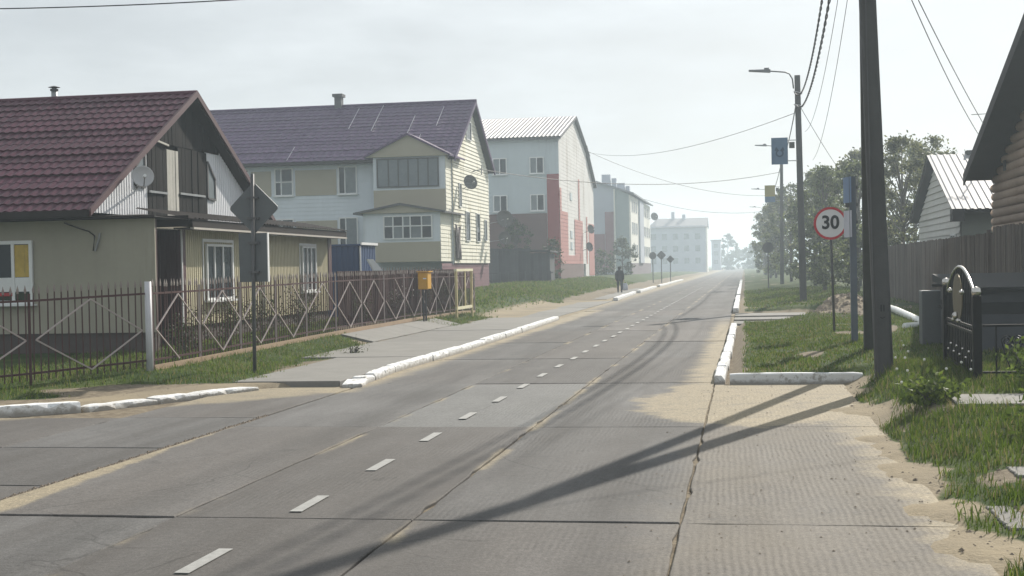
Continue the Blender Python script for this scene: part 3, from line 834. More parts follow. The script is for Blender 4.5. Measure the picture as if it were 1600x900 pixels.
dish('satellite_dish', 'pale round satellite dish on the white gable of the burgundy-roofed house', 'satellite dish', (-12.9, 28.05, 4.08), (.55, -.82, .2), .24, (-13.47, 29.1, 3.9), simple('pale_dish', (.45, .45, .46), .5, .15, 3))

# ------------------------------------------------------------------ lean-to in front of the gable
EX = thing('annex', 'cream ribbed lean-to with brown eaves and two white windows behind the fence', 'annex', (-13, 34, .35))
e = fX(-12.42)
rib_wall(e, [(29.05, .75), (39.75, .75), (39.75, 2.92), (29.05, 2.92)], .12, .018).build('wall', M_YSIDE, EX)
MB().box((-14.2, 28.82, .75), (-12.44, 40.02, 2.9)).build('inner_wall', M_MAROON, EX)
MB().box((-14.1, 28.9, -.2), (-12.47, 39.9, .745)).build('plinth', M_PLINTH, EX)
for ya, yb in ((28.8, 29.04), (39.76, 40.06)):
    MB().box((-12.46, ya, .75), (-12.38, yb, 2.92)).build('corner_trim', M_VERGE, EX)
MB().box((-12.375, 28.76, .75), (-12.345, 28.8, 2.92)).build('corner_strip', M_WHITE, EX)
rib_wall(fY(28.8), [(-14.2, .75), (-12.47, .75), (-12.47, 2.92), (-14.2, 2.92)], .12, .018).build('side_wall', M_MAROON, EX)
window(EX, e, 30.2, 31.85, 1.3, 2.62, c=.03, bars=(.3, .62))
window(EX, e, 37.2, 38.45, 1.36, 2.66, c=.03, bars=(.36, .64))
for a0, a1 in ((30.05, 32.0), (37.05, 38.6)):
    t_ = MB(); e.box(t_, a0, a1, 2.67, 2.74, .02, .035); e.box(t_, a0, a0+.06, 1.3, 2.67, .02, .035); e.box(t_, a1-.06, a1, 1.3, 2.67, .02, .035); t_.build('window_trim', M_WHITE, EX)
MB().box((-12.02, 28.5, 2.96), (-11.97, 40.3, 3.13)).build('fascia', M_BROWN, EX)
MB().box((-12.04, 28.52, 2.91), (-11.95, 40.3, 2.956)).build('gutter', simple('pale_gutter', (.45, .42, .38), .5, .2, 3), EX)
MB().box((-12.42, 28.5, 2.925), (-12.045, 40.3, 2.955)).build('soffit', M_BROWN, EX)
mb = MB(); rowx = []
y = 28.45
k = 0
while y < 40.35:
    rowx.append((y, .03 if k % 2 else 0)); y += .11; k += 1
n = len(rowx); mb.v = [(-11.93, q, 3.14 + h) for q, h in rowx] + [(-13.28, q, 3.40 + h) for q, h in rowx]; mb.f = [(i, i+1, n+i+1, n+i) for i in range(n-1)]; mb.mi = [0]*(n-1)
mb.build('roof_sheet', M_BROWN, EX)
MB().box((-13.3, 28.46, 2.97), (-12.05, 28.5, 3.22)).build('fascia', M_BROWN, EX)
MB().bar((-12.5, 34.2, 3.28), (-12.62, 34.05, 3.75), .05, .03).build('roof_lath', M_WHITE, EX)
MB().tube([(-12.36, 34.0, 2.9), (-12.36, 34.0, .8)], .035, 8).build('downpipe', M_WHITE, EX, smooth=True)

# ------------------------------------------------------------------ two-storey block with plum roof
B2 = thing('apartment_block', 'two-storey white sided block with plum tile roof and stacked glazed balconies', 'building', (-27, 77, .8))
M_WSIDE2 = simple('white_lap_siding', (.62, .67, .72), .6, .10, .5, streak=True, stain=((.40, .43, .45), .4, .55, .6))
M_CREAM2 = simple('cream_lap_siding', (.72, .70, .60), .6, .14, .7, streak=True, stain=((.38, .34, .20), .45, .5, .75))
M_BEIGE2 = simple('beige_panel', (.37, .335, .255), .7, .08, .6)
M_PLUMPLINTH = simple('plum_plinth_siding', (.15, .06, .075), .65, .15, .8)
f = fY(72.4); gx_ = -15.5
lap_wall(f, [(-44, 2.2), (gx_, 2.2), (gx_, 7.8), (-44, 7.8)], .22, .02).build('front_wall', M_WSIDE2, B2)
MB().box((-44, 72.46, .3), (-15.56, 82.7, 7.75)).build('inner_wall', M_WSIDE2, B2)
gab = fX(gx_)
lap_wall(gab, [(72.4, 2.27), (82.9, 2.27), (82.9, 7.75), (77.6, 11.35), (72.2, 7.75), (72.4, 7.6)], .21, .035).build('gable_wall', M_CREAM2, B2)
lap_wall(gab, [(69.6, .4), (82.9, .4), (82.9, 2.25), (69.6, 2.25)], .21, .02, -.06).build('plinth', M_PLUMPLINTH, B2)
lap_wall(fY(72.5), [(-44, .3), (-15.56, .3), (-15.56, 2.18), (-44, 2.18)], .21, .02).build('plinth', M_PLUMPLINTH, B2)
for (a0, a1) in ((-26.9, -25.75), (-24.35, -22.0), (-31, -28.3)):
    f.box(MB(), a0, a1, 6.15, 7.55, .03, .045).build('spandrel_panel', M_BEIGE2, B2)
    f.box(MB(), a0, a1, 3.35, 4.75, .03, .045).build('spandrel_panel', M_BEIGE2, B2)
for b0 in (6.15, 3.35):
    for a0 in (-25.55, -21.9, -28.1):
        window(B2, f, a0, a0 + 1.08, b0, b0 + 1.55, c=.03, bars=(.36,), trans=.5 if a0 < -25 else None, gm=[M_GLASS, M_CURT], fw=.07)
# stacked balcony bays
def bay(x0, x1, y0, z0, z1, wa, wb, wz0, wz1, nb, gable_h, fm, tr, zsplit, gm, roofm):
    t_ = MB().box((x0, y0, z0), (x1, 72.5, z1)); ob = t_.build('balcony_bay', M_WSIDE2, B2)
    ff = fY(y0)
    ff.box(MB(), x0 + .01, x1 - .01, z0 + .01, zsplit, 0.002, .03).build('bay_panel', M_BEIGE2, ob)
    xm = (x0 + x1) / 2
    MB().prism([(x0 - .35, y0 - .2, z1 - .02), (x1 + .25, y0 - .2, z1 - .02), (xm, y0 - .2, z1 + gable_h)], (0, .12, 0)).build('bay_gable', M_BEIGE2, ob)
    rf = MB()
    for xe in (x0 - .45, x1 + .35):
        rf.hexa([(xe, y0 - .34, z1 - .06), (xm, y0 - .34, z1 + gable_h), (xm, 74.5, z1 + gable_h), (xe, 74.5, z1 - .06), (xe, y0 - .34, z1 + .04), (xm, y0 - .34, z1 + gable_h + .12), (xm, 74.5, z1 + gable_h + .12), (xe, 74.5, z1 + .04)])
    rf.build('bay_roof', roofm, ob)
    window(B2, ff, wa, wb, wz0, wz1, c=.03, bars=nb, trans=tr, fm=fm, gm=gm, sill=False, fw=.07)
    return ob
bay(-19.5, -15.56, 70.9, 4.95, 8.0, -19.3, -15.9, 6.35, 7.9, (.19, .35, .51, .67, .83), 1.1, M_DKFRAME, None, 6.22, M_CURT, M_TILE2)
bay(-19.75, -15.6, 69.6, 2.35, 4.95, -18.65, -16.0, 3.55, 4.8, (.2, .4, .55, .78), .38, M_WHITE, .55, 3.4, [M_GLASS, M_CURT], M_DKFRAME)
lap_wall(fX(-15.6), [(69.6, 2.36), (72.4, 2.36), (72.4, 4.95), (69.6, 4.95)], .21, .02, .004).build('bay_siding', M_CREAM2, B2)
lap_wall(fX(-15.56), [(70.9, 4.96), (72.4, 4.96), (72.4, 8.0), (70.9, 8.0)], .21, .02, .004).build('bay_siding', M_CREAM2, B2)
# gable windows
for (a0, a1, b0, b1) in ((76.2, 77.6, 9.3, 10.4), (75.6, 76.7, 3.5, 5.2), (78.7, 79.7, 3.5, 5.2), (81.2, 81.9, 3.6, 4.9), (73.9, 74.5, 5.35, 6.7)):
    window(B2, gab, a0, a1, b0, b1, c=.03, gm=M_GLASS, sill=False)
roof_slope(B2, -44.3, -15.15, (71.6, 7.92), (77.65, 11.62), M_TILE2, .42, .42, .032, samples=5)
rb = MB(); slab_roof(rb, -44.2, -15.18, (71.65, 7.90), (77.65, 11.55), .08); slab_roof(rb, -44.2, -15.18, (83.4, 7.90), (77.65, 11.55), .08); rb.build('roof_boarding', M_BROWN, B2)
for ye in (71.55, 83.45):
    MB().hexa([(-15.2, ye, 7.72), (-15.12, ye, 7.72), (-15.12, 77.65, 11.42), (-15.2, 77.65, 11.42), (-15.2, ye, 7.96), (-15.12, ye, 7.96), (-15.12, 77.65, 11.68), (-15.2, 77.65, 11.68)]).build('verge_board', M_TILE2, B2)
M_SEAM_GLINT = simple('pale_seam_glint', (.42, .40, .46), .4, .2, 4, metal=.4)  # glints along the roof's sheet seams, painted on as pale bars
for xs_, k0, k1 in ((-22.0, .55, .93), (-20.6, .5, .97), (-18.4, .3, .75), (-16.9, .55, .9), (-24.6, .02, .25), (-17.6, .1, .4)):
    q0, q1 = Vector((xs_, 71.6, 7.97)), Vector((xs_, 77.65, 11.67))
    MB().bar(q0.lerp(q1, k0), q0.lerp(q1, k1), .03, .05).build('seam_glint', M_SEAM_GLINT, B2)
MB().tube([(-44.3, 77.65, 11.62), (-15.1, 77.65, 11.62)], .12, 8).build('ridge_cap', M_TILE2, B2)
c_ = MB().box((-23.55, 77.4, 11.2), (-23.15, 77.9, 12.2)).build('chimney', M_DKFRAME, B2)
MB().box((-23.65, 77.3, 12.18), (-23.05, 78.0, 12.35)).build('chimney_cap', M_DKFRAME, c_)
c_ = MB().box((-15.95, 79.0, 10.2), (-15.6, 79.5, 11.2)).build('chimney', M_DKFRAME, B2)
MB().box((-16.0, 78.9, 11.18), (-15.5, 79.6, 11.32)).build('chimney_cap', M_DKFRAME, c_)
M_DISHGREY = simple('grey_dish', (.12, .12, .12), .5, .15, 3)
dish('satellite_dish', 'dark oval satellite dish high on the cream gable of the plum-roofed block', 'satellite dish', (-14.9, 74.4, 6.75), (.6, -.75, .25), .42, (-15.46, 75.0, 6.4), M_DISHGREY, None)
dish('satellite_dish', 'big grey satellite dish at the far corner of the cream gable, upper one', 'satellite dish', (-14.55, 83.2, 5.0), (.5, -.85, .2), .55, (-15.45, 82.7, 4.7), M_DISHGREY, None)
dish('satellite_dish', 'grey satellite dish at the far corner of the cream gable, lower one', 'satellite dish', (-14.6, 83.4, 3.8), (.5, -.85, .2), .42, (-15.45, 82.8, 3.6), M_DISHGREY, None)
# wire bracket
MB().bar((-15.5, 78.0, 7.6), (-14.9, 78.0, 7.7), .06).build('wire_bracket', M_STEEL, B2)
MB().bar((-14.95, 77.9, 7.4), (-14.95, 78.1, 7.95), .06).build('wire_bracket', M_STEEL, B2)
# cloth hung from the gable
def hanging_cloth():
    mb = MB(); nu, nv = 14, 16
    for j in range(nv + 1):
        for i in range(nu + 1):
            u, v = i / nu, j / nv
            y = 73.2 + (u - .5) * (1.5 - .25 * math.sin(v * 2.4)) + .1 * v
            z = 4.2 - v * 1.95 + .22 * math.cos((u - .5) * 3.1) * -1 * (1 - v) + .2
            x = -15.40 + .05 * math.sin(u * 16 + v * 2.5) + .04 * math.sin(u * 7 - v * 4)
            mb.v.append((x, y, z))
    for j in range(nv):
        for i in range(nu): mb.f.append((j*(nu+1)+i, j*(nu+1)+i+1, (j+1)*(nu+1)+i+1, (j+1)*(nu+1)+i)); mb.mi.append(0)
    o = mb.build('hanging_cloth', simple('grey_brown_cloth', (.20, .17, .17), .9, .3, 2), None, True)
    md = o.modifiers.new('thickness', 'SOLIDIFY'); md.thickness = .012
    return tag(o, 'grey-brown cloth hung in folds on the cream gable by the lower balcony', 'cloth')
hanging_cloth()

# ------------------------------------------------------------------ three-storey block with red corner
B3 = thing('apartment_block', 'three-storey pale grey block with red corner panels and ribbed light roof', 'building', (-22, 113, 1))
M_GREY3 = simple('pale_grey_panel', (.48, .54, .57), .7, .08, .4, streak=True, stain=((.30, .34, .36), .3, .55, .6))
M_RED3 = simple('brick_red_panel', (.27, .055, .055), .65, .12, .6, stain=((.16, .05, .05), .4, .5, .6))
M_BROWN3 = simple('grey_brown_panel', (.14, .085, .08), .7, .12, .6)
M_CREAM3 = simple('pale_cream_panel', (.62, .61, .60), .7, .12, .5, streak=True, stain=((.40, .37, .34), .3, .52, .7))
M_PINK3 = simple('salmon_panel', (.40, .175, .16), .7, .15, .6)
f = fY(106.1); g = fX(-14.2)
flat_wall(f, [(-34, .8), (-14.2, .8), (-14.2, 12.1), (-34, 12.1)], .3).build('front_wall', M_GREY3, B3)
MB().box((-34, 106.45, .8), (-14.55, 132.4, 9.7)).build('inner_wall', M_GREY3, B3)
f.box(MB(), -15.15, -14.19, 1.2, 9.25, .01, .05).build('red_panel', M_RED3, B3)
f.box(MB(), -34, -15.19, 1.2, 6.2, .01, .05).build('brown_panel', M_BROWN3, B3)
lap_wall(g, [(106.12, 2.2), (125, 2.2), (125, 12.3), (116.2, 14.6), (106.12, 12.1)], .3, .012).build('gable_wall', M_CREAM3, B3)
flat_wall(g, [(125.1, 1.0), (132.7, 1.0), (132.7, 9.9), (125.1, 12.9)], .3, -.2).build('rear_gable_wall', M_CREAM3, B3)
flat_wall(g, [(106.1, .6), (121.6, .6), (121.6, 2.17), (106.1, 2.17)], .3, .03).build('plinth', M_BROWN3, B3)
for (a0, a1, b0, b1) in ((106.15, 111, 2.2, 6.4), (106.15, 107.2, 6.4, 8.2), (115.4, 121.3, 2.2, 6.0), (111, 115.4, 2.2, 2.9), (118.4, 119.4, 6.0, 9.6), (124.0, 125.0, 2.2, 6.5)):
    lap_wall(g, [(a0, b0), (a1, b0), (a1, b1), (a0, b1)], .3, .02, .03).build('salmon_panel', M_PINK3, B3)
flat_wall(fX(-14.4), [(128, 1.1), (132.5, 1.1), (132.5, 6), (128, 6)], .1, .03).build('salmon_panel', M_PINK3, B3)
for b0 in (9.3, 6.38):
    for a0 in (-16.5, -19.45, -22.6, -26):
        window(B3, f, a0, a0 + 1.15, b0, b0 + 1.32, c=.055, bars=(.5,), gm=[M_CURT, M_GLASS], fw=.08)
for q, b0 in enumerate((3.4, 4.35, 7.5)):
    flat_wall(g, [(112.7, b0), (113.9, b0), (113.9, b0+.6), (112.7, b0+.6)], .05, .06).build('vent_panel', M_GREY3, B3)
M_LROOF = simple('light_ribbed_roof', (.20, .19, .205), .55, .2, .8, metal=.1)
ribbed_roof(B3, -34.5, -13.9, (105.6, 12.15), (116.2, 14.8), M_LROOF, .32, .05)
ribbed_roof(B3, -34.5, -13.9, (126.2, 12.15), (116.2, 14.8), M_LROOF, .32, .05)
rb = MB(); slab_roof(rb, -34.4, -13.95, (105.65, 12.1), (116.2, 14.72), .15); slab_roof(rb, -34.4, -13.95, (126.1, 12.3), (116.2, 14.72), .15)
slab_roof(rb, -34.4, -14.1, (133.2, 9.8), (125.5, 13.1), .2); rb.build('roof_boarding', M_DKFRAME, B3)
for (yy, zz, lb) in ((121.9, 5.3, 'dark satellite dish on the salmon gable of the red-cornered block, upper'), (120.6, 3.7, 'grey satellite dish on the salmon gable of the red-cornered block, lower')):
    dish('satellite_dish', lb, 'satellite dish', (-13.5, yy, zz), (.75, -.6, .2), .42, (-14.15, yy + .4, zz - .3), M_DISHGREY, None)

# ------------------------------------------------------------------ long three-storey block with chimneys
B4 = thing('apartment_block', 'long hazy three-storey block with white window bands and four chimneys', 'building', (-20, 183, 1))
M_GREY4 = simple('blue_grey_panel', (.40, .43, .50), .7, .08, .4)
M_TEAL4 = simple('grey_green_panel', (.30, .36, .37), .7, .08, .4)
M_MAROON4 = simple('dull_maroon_panel', (.22, .10, .12), .7, .1, .4)
M_WHITE4 = simple('off_white_panel', (.72, .71, .66), .7, .08, .4)
M_PLINTH4 = simple('mauve_plinth', (.17, .13, .15), .8, .15, .6)
f = fY(170.5)
flat_wall(f, [(-26, 1.0), (-15.95, 1.0), (-15.95, 11.8), (-17.6, 12.3), (-26, 12.3)], .3).build('front_wall', M_GREY4, B4)
flat_wall(f, [(-15.8, 1.0), (-13.9, 1.0), (-13.9, 10.8), (-15.8, 11.75)], .3, -.05).build('front_wall', M_TEAL4, B4)
MB().box((-15.96, 170.2, 1.0), (-15.79, 170.7, 11.6)).build('corner_strip', M_WHITE4, B4)  # white bar paints the sunlit strip at this corner
f.box(MB(), -17.1, -15.97, 1.2, 8.75, .01, .05).build('maroon_panel', M_MAROON4, B4)
f.box(MB(), -26, -17.15, 1.2, 6.0, .01, .05).build('maroon_panel', M_MAROON4, B4)
MB().box((-26, 170.9, .8), (-14.15, 206, 10.7)).build('inner_wall', M_GREY4, B4)
g = fX(-13.9)
flat_wall(g, [(170.5, 2.3), (206.2, 2.3), (206.2, 10.8), (170.5, 10.8)], .2, .02).build('side_wall', M_WHITE4, B4)
flat_wall(g, [(170.4, .6), (206.3, .6), (206.3, 2.28), (170.4, 2.28)], .2, .05).build('plinth', M_PLINTH4, B4)
g.box(MB(), 183.2, 190.2, 2.3, 10.7, .03, .25).build('stair_strip', M_GREY4, B4)
for b0 in (3.2, 6.0, 8.8):
    for a0 in (172.3, 175.5, 178.9, 192.0, 195.4, 199.0, 202.6):
        window(B4, g, a0, a0 + 1.8, b0, b0 + 1.5, c=.03, gm=M_GLASS, sill=False)
rb = MB()
for xe, ze in ((-13.4, 10.85), (-26.6, 10.85)):
    rb.hexa([(xe, 170.1, ze), (-18.5, 170.1, 12.6), (-18.5, 206.7, 12.6), (xe, 206.7, ze), (xe, 170.1, ze+.2), (-18.5, 170.1, 12.8), (-18.5, 206.7, 12.8), (xe, 206.7, ze+.2)])
rb.build('roof', simple('slate_blue_roof', (.20, .22, .25), .7, .15, .5), B4)
for (xa, xb, ya, zt_) in ((-18.9, -17.75, 185, 14.4), (-17.6, -17.0, 185.5, 13.9), (-16.85, -15.8, 185, 13.2), (-15.7, -15.2, 185.5, 12.8)):
    MB().box((xa, ya, 10.5), (xb, ya + 1.2, zt_)).build('chimney', M_GREY4, B4)
dish('satellite_dish', 'small satellite dish high on the far end of the long hazy block', 'satellite dish', (-13.0, 203, 9.2), (.5, -.8, .2), .6, (-13.8, 203.3, 8.9), M_DISHGREY, None)

# ------------------------------------------------------------------ blocks fading into the haze
B5 = thing('apartment_block', 'wide pale block almost lost in the haze at the end of the left row', 'building', (-16, 345, .4))
MB().box((-24, 340, 0), (-9.3, 352, 11.6)).build('wall', M_GREY4, B5)
MB().box((-9.4, 340.1, 0), (-9.0, 351.9, 11.3)).build('end_wall', M_WHITE4, B5)
MB().prism([(-9.2, 340, 11.3), (-9.2, 352, 11.3), (-9.2, 346, 13.4)], (-.3, 0, 0)).build('gable', M_WHITE4, B5)
rb = MB(); slab_roof(rb, -21.5, -8.8, (339.5, 11.3), (346, 13.7), .2); slab_roof(rb, -21.5, -8.8, (352.5, 11.3), (346, 13.7), .2)
rb.add([(-21.5, 339.5, 11.3), (-21.5, 352.5, 11.3), (-21.5, 346, 13.7), (-24.6, 339.5, 10.4), (-24.6, 352.5, 10.4)], [(0, 3, 4, 1), (0, 2, 3), (1, 4, 2), (2, 4, 3)])
rb.build('roof', M_LROOF, B5)
for xa, zt_ in ((-17.9, 15.3), (-15.2, 14.6)):
    MB().box((xa, 345, 12.5), (xa + .8, 346, zt_)).build('chimney', M_GREY4, B5)
for b0 in (2.2, 5.2, 8.2):
    for k in range(5):
        window(B5, fY(340), -22.8 + k * 2.7, -21.4 + k * 2.7, b0, b0 + 1.6, c=.03, fm=M_GREY4, gm=M_CURT, sill=False, fw=.1)
B6 = thing('apartment_block', 'narrow faint block beyond the wide hazy one', 'building', (-9.5, 455, .3))
MB().box((-10.5, 450, 0), (-7.6, 462, 9.6)).build('wall', M_GREY4, B6)
MB().box((-10.8, 449.6, 9.6), (-7.3, 462.4, 10.0)).build('roof', M_LROOF, B6)
for b0 in (2.0, 4.8, 7.2):
    window(B6, fY(450), -9.8, -8.3, b0, b0 + 1.5, c=.03, fm=M_GREY4, gm=M_CURT, sill=False, fw=.1)

# ------------------------------------------------------------------ dark shed and boarded yard by the red corner
SH = thing('shed', 'low dark plank shed with a shallow roof in front of the red-cornered block', 'shed', (-16, 95, .9))
M_SHED = simple('tarred_plank', (.055, .055, .062), .85, .4, 1, streak=True, orand=.25)
x = -18.4
while x < -13.7:
    fY(95.8).box(MB(), x, x + .27, .45, (3.3 if x < -15.2 else 3.0) + rnd.uniform(-.05, .05), -.02, rnd.uniform(.01, .03)).build('plank', M_SHED, SH); x += .285
MB().box((-18.4, 95.85, .4), (-13.75, 99.5, 2.9)).build('inner_wall', M_SHED, SH)
MB().hexa([(-18.7, 95.5, 3.3), (-13.5, 95.5, 3.05), (-13.5, 99.8, 3.0), (-18.7, 99.8, 3.3), (-18.7, 95.5, 3.4), (-13.5, 95.5, 3.15), (-13.5, 99.8, 3.1), (-18.7, 99.8, 3.4)]).build('roof', M_SHED, SH)
for k in range(9):
    MB().box((-18.2 + k * .6, 94.6, .4), (-18.14 + k * .6, 94.66, 1.7)).build('rail_post', M_SHED, SH)
MB().box((-18.3, 94.61, 1.55), (-13.2, 94.65, 1.62)).build('rail', M_SHED, SH)
# ------------------------------------------------------------------ iron fences on the left
M_PICKET = simple('burgundy_picket_paint', (.060, .021, .020), .5, .25, 3)
M_TIP = simple('lit_picket_tip', (.24, .20, .185), .6, .2, 6)  # paler than the pickets: light on their tops put into the colour
M_ROD = simple('dull_pink_grey_rod', (.40, .34, .33), .6, .2, 3)
M_POSTP = simple('pale_pipe_paint', (.52, .52, .55), .5, .15, 3)
M_PLANKO = simple('raw_orange_plank', (.33, .235, .155), .8, .25, 2)
pk = MB().box((-.008, -.008, 0), (.008, .008, 1.44)); picket_me = pk.mesh('picket', M_PICKET)
tp = MB().add([(-.013, -.011, 1.42), (.013, -.011, 1.42), (.013, .011, 1.42), (-.013, .011, 1.42), (-.017, -.012, 1.47), (.017, -.012, 1.47), (.017, .012, 1.47), (-.017, .012, 1.47), (0, 0, 1.56)],
              [(0, 1, 5, 4), (1, 2, 6, 5), (2, 3, 7, 6), (3, 0, 4, 7), (4, 5, 8), (5, 6, 8), (6, 7, 8), (7, 4, 8), (3, 2, 1, 0)]); tip_me = tp.mesh('picket_tip', M_TIP)
def iron_fence(label, pts, panel, spacing, postm, base_board, rhomb=True, hgt=1.6):
    t = thing('iron_fence', label, 'fence', (pts[0][0], pts[0][1], zg(*pts[0])))
    for (p, q) in zip(pts[:-1], pts[1:]):
        p, q = Vector(p), Vector(q); L = (q - p).length; d = (q - p) / L; n = max(1, round(L / panel)); ang = math.atan2(d.y, d.x)
        for i in range(n):
            a, b = p + d * (L * i / n), p + d * (L * (i + 1) / n)
            za, zb = zg(a.x, a.y) + .06, zg(b.x, b.y) + .06
            P = lambda k, h, off=0.0: Vector((a.x + (b.x-a.x)*k - d.y*off, a.y + (b.y-a.y)*k + d.x*off, za + (zb-za)*k + h))
            for h in (.12, 1.30): MB().bar(P(0, h), P(1, h), .03, .035).build('rail', M_PICKET, t)
            if base_board: MB().bar(P(0, -.02, -.03), P(1, -.02, -.03), .03, .10).build('base_board', M_PLANKO, t)
            m_ = max(2, round((b - a).length / spacing))
            for j in range(m_):
                k = (j + .5) / m_; pos = P(k, rnd.uniform(-.012, .012))
                o = link('picket', picket_me, t, None); o.location = pos; o.rotation_euler = (rnd.uniform(-.012, .012), rnd.uniform(-.008, .008), ang)
                o2 = link('picket_tip', tip_me, t, None); o2.location = pos; o2.rotation_euler = o.rotation_euler
            if rhomb:
                c0, c1, c2, c3 = P(.04, .66, -.035), P(.5, 1.27, -.035), P(.96, .66, -.035), P(.5, .08, -.035)
                lst = [(c0, c1), (c1, c2), (c2, c3), (c3, c0)]
                drop = rnd.random()
                for s_, (u_, v_) in enumerate(lst):
                    if drop < .35 and s_ == int(drop * 10): continue
                    MB().bar(u_, v_, .022, .022).build('diamond_rod', M_ROD, t)
            if i > 0 or pts[0] is not p:
                pz = P(0, 0)
                MB().tube([pz + Vector((0, 0, -.3)), pz + Vector((0, 0, 1.42))], .024, 8).build('post', postm, t)
    return t
iron_fence('burgundy picket fence with pale diamonds along the street corner, near the viewer', [(-13.5, 16.3), (-10.42, 22.6)], 2.3, .135, M_PICKET, False)
iron_fence('long burgundy picket fence with pale posts running along the pavement', [(-10.36, 22.75), (-10.3, 31.2), (-10.3, 40.7), (-10.3, 51.6)], 2.37, .155, M_ROD, True)
cp = MB().tube([(-10.37, 22.64, -.1), (-10.37, 22.64, 1.80)], .058, 12).build('fence_post', M_POSTP, None, True)
tag(cp, 'thick pale pipe post where the two burgundy fences meet', 'post')
iron_fence('far return of the burgundy picket fence beside the yellow frame', [(-10.3, 51.75), (-14.5, 53.4)], 2.1, .14, M_ROD, False, rhomb=False)

MF = thing('sheet_fence', 'dark maroon sheet fence close behind the far half of the picket fence', 'fence', (-11, 46, .4))
rib_wall(fX(-11.0), [(36.2, .3), (51.4, .3), (51.4, 1.92), (36.2, 1.92)], .2, .025).build('sheet', simple('maroon_fence_sheet', (.048, .020, .020), .7, .3, 1.5, spec=.1, streak=True), MF)
MB().box((-11.06, 36.2, 1.85), (-11.03, 51.4, 1.92)).build('rail', M_PICKET, MF)
for q in range(6): MB().box((-11.1, 36.4 + q * 2.9, -.1), (-11.04, 36.46 + q * 2.9, 1.92)).build('post', M_PICKET, MF)

# ------------------------------------------------------------------ blue kiosk, mailbox, yellow frame
M_BLUE = simple('blue_sheet', (.022, .055, .15), .55, .2, 1, streak=True)
KB = thing('blue_shed', 'blue sheet-metal shed standing behind the picket fence', 'shed', (-13.5, 43.8, .4))
rib_wall(fY(42.85), [(-15.5, .35), (-12.35, .35), (-12.35, 2.74), (-15.5, 2.74)], .2, .02).build('front_wall', M_BLUE, KB)
rib_wall(fX(-12.3), [(42.9, .35), (44.7, .35), (44.7, 2.74), (42.9, 2.74)], .2, .02).build('side_wall', simple('sunlit_blue_sheet', (.045, .085, .19), .55, .2, 1), KB)  # lighter blue than the front: sunlight put into the side's colour
MB().box((-15.5, 42.9, .3), (-12.34, 44.68, 2.73)).build('inner_wall', M_BLUE, KB)
MB().box((-15.6, 42.8, 2.745), (-12.25, 44.8, 2.80)).build('roof', M_BLUE, KB)
MB().box((-12.26, 42.8, 2.77), (-12.21, 44.8, 2.85)).build('roof_edge', M_WHITE, KB)
MB().box((-12.3, 42.84, .35), (-12.26, 42.88, 2.74)).build('corner_strip', M_WHITE, KB)
sp = MB().hexa([(-11.9, 43.1, 1.85), (-11.85, 43.1, 1.85), (-11.62, 43.35, 1.85), (-11.67, 43.35, 1.85), (-12.1, 42.9, 2.3), (-12.05, 42.9, 2.3), (-11.9, 43.05, 2.3), (-11.95, 43.05, 2.3)]).build('panel', M_WHITE)
sp.name = 'white_board'; tag(sp, 'small bright white board tilted against the blue shed', 'board')
M_MAIL = simple('ochre_mailbox_paint', (.62, .33, .03), .45, .2, 3)
MX = thing('mailbox', 'ochre yellow metal box on two dark legs before the picket fence', 'mailbox', (-10.0, 42.5, zg(-10, 42.5)))
me = MB().box((-10.2, 42.1, 1.3), (-9.88, 42.62, 1.84)).mesh('box', M_MAIL); bevel_mesh(me, .02); bx = link('box', me, MX)
MB().box((-10.23, 42.07, 1.842), (-9.84, 42.65, 1.875)).build('lid', M_MAIL, bx)
MB().box((-10.02, 42.06, 1.62), (-9.92, 42.096, 1.66)).build('slot', M_WHITE, bx)
for yy in (42.2, 42.52):
    MB().tube([(-10.05, yy, .2), (-10.05, yy, 1.3)], .03, 8).build('leg', M_DKFRAME, MX)
M_OCHRE = simple('faded_yellow_frame', (.55, .47, .25), .6, .25, 3)
YF = thing('yellow_frame', 'faded yellow upright metal frame standing on the grass by the pavement', 'frame', (-9.9, 47.8, zg(-9.9, 47.8)))
for yy in (46.5, 49.2): MB().box((-9.94, yy - .045, .15), (-9.86, yy + .045, 1.9)).build('upright', M_OCHRE, YF)
MB().box((-9.93, 46.45, .50), (-9.87, 49.25, .60)).build('lower_bar', simple('pale_yellow_bar', (.68, .64, .45), .6, .2, 3), YF)
MB().box((-9.95, 46.4, 1.84), (-9.85, 49.3, 1.93)).build('top_bar', MATS['pale_yellow_bar'], YF)
MB().box((-9.92, 48.0, .6), (-9.88, 48.09, 1.84)).build('mullion', M_OCHRE, YF)
# ------------------------------------------------------------------ road signs
M_SIGNBACK = simple('grey_sign_back', (.11, .12, .128), .5, .2, 2, metal=.3)
M_SPOST = simple('dark_sign_post', (.10, .10, .105), .55, .2, 3, metal=.3)
def flat_sign(name, parent, c, n, outline, t, mat):
    """sign plate: outline points (a, b) on the plane through c facing n"""
    n = Vector(n).normalized(); u = Vector((0, 0, 1)).cross(n).normalized(); c = Vector(c)
    return MB().prism([c + u * a + Vector((0, 0, b)) for a, b in outline], -n * t).build(name, mat, parent)
def circle(r, n=40): return [(r * math.cos(2*math.pi*k/n), r * math.sin(2*math.pi*k/n)) for k in range(n)]
def rsquare(h, n=5, r=.06):
    """square standing on its corner, half diagonal h, rounded corners"""
    pts = []
    for q in range(4):
        ca = math.pi/2 * q
        for k in range(n):
            a = ca - math.pi/4 + math.pi/2 * k / (n-1)
            pts.append(((h - r*1.414) * math.cos(ca) + r * math.cos(a), (h - r*1.414) * math.sin(ca) + r * math.sin(a)))
    return pts
LS = thing('road_sign', 'back of a diamond road sign above a grey rectangular plate on one post', 'road sign', (-8.93, 24, zg(-8.93, 24)))
MB().tube([(-8.94, 24, -.1), (-8.9, 24, 3.74)], .034, 10).build('post', M_SPOST, LS, True)
flat_sign('diamond_plate', LS, (-8.9, 24.06, 3.11), (.0, 1, 0), rsquare(.485), .02, M_SIGNBACK)
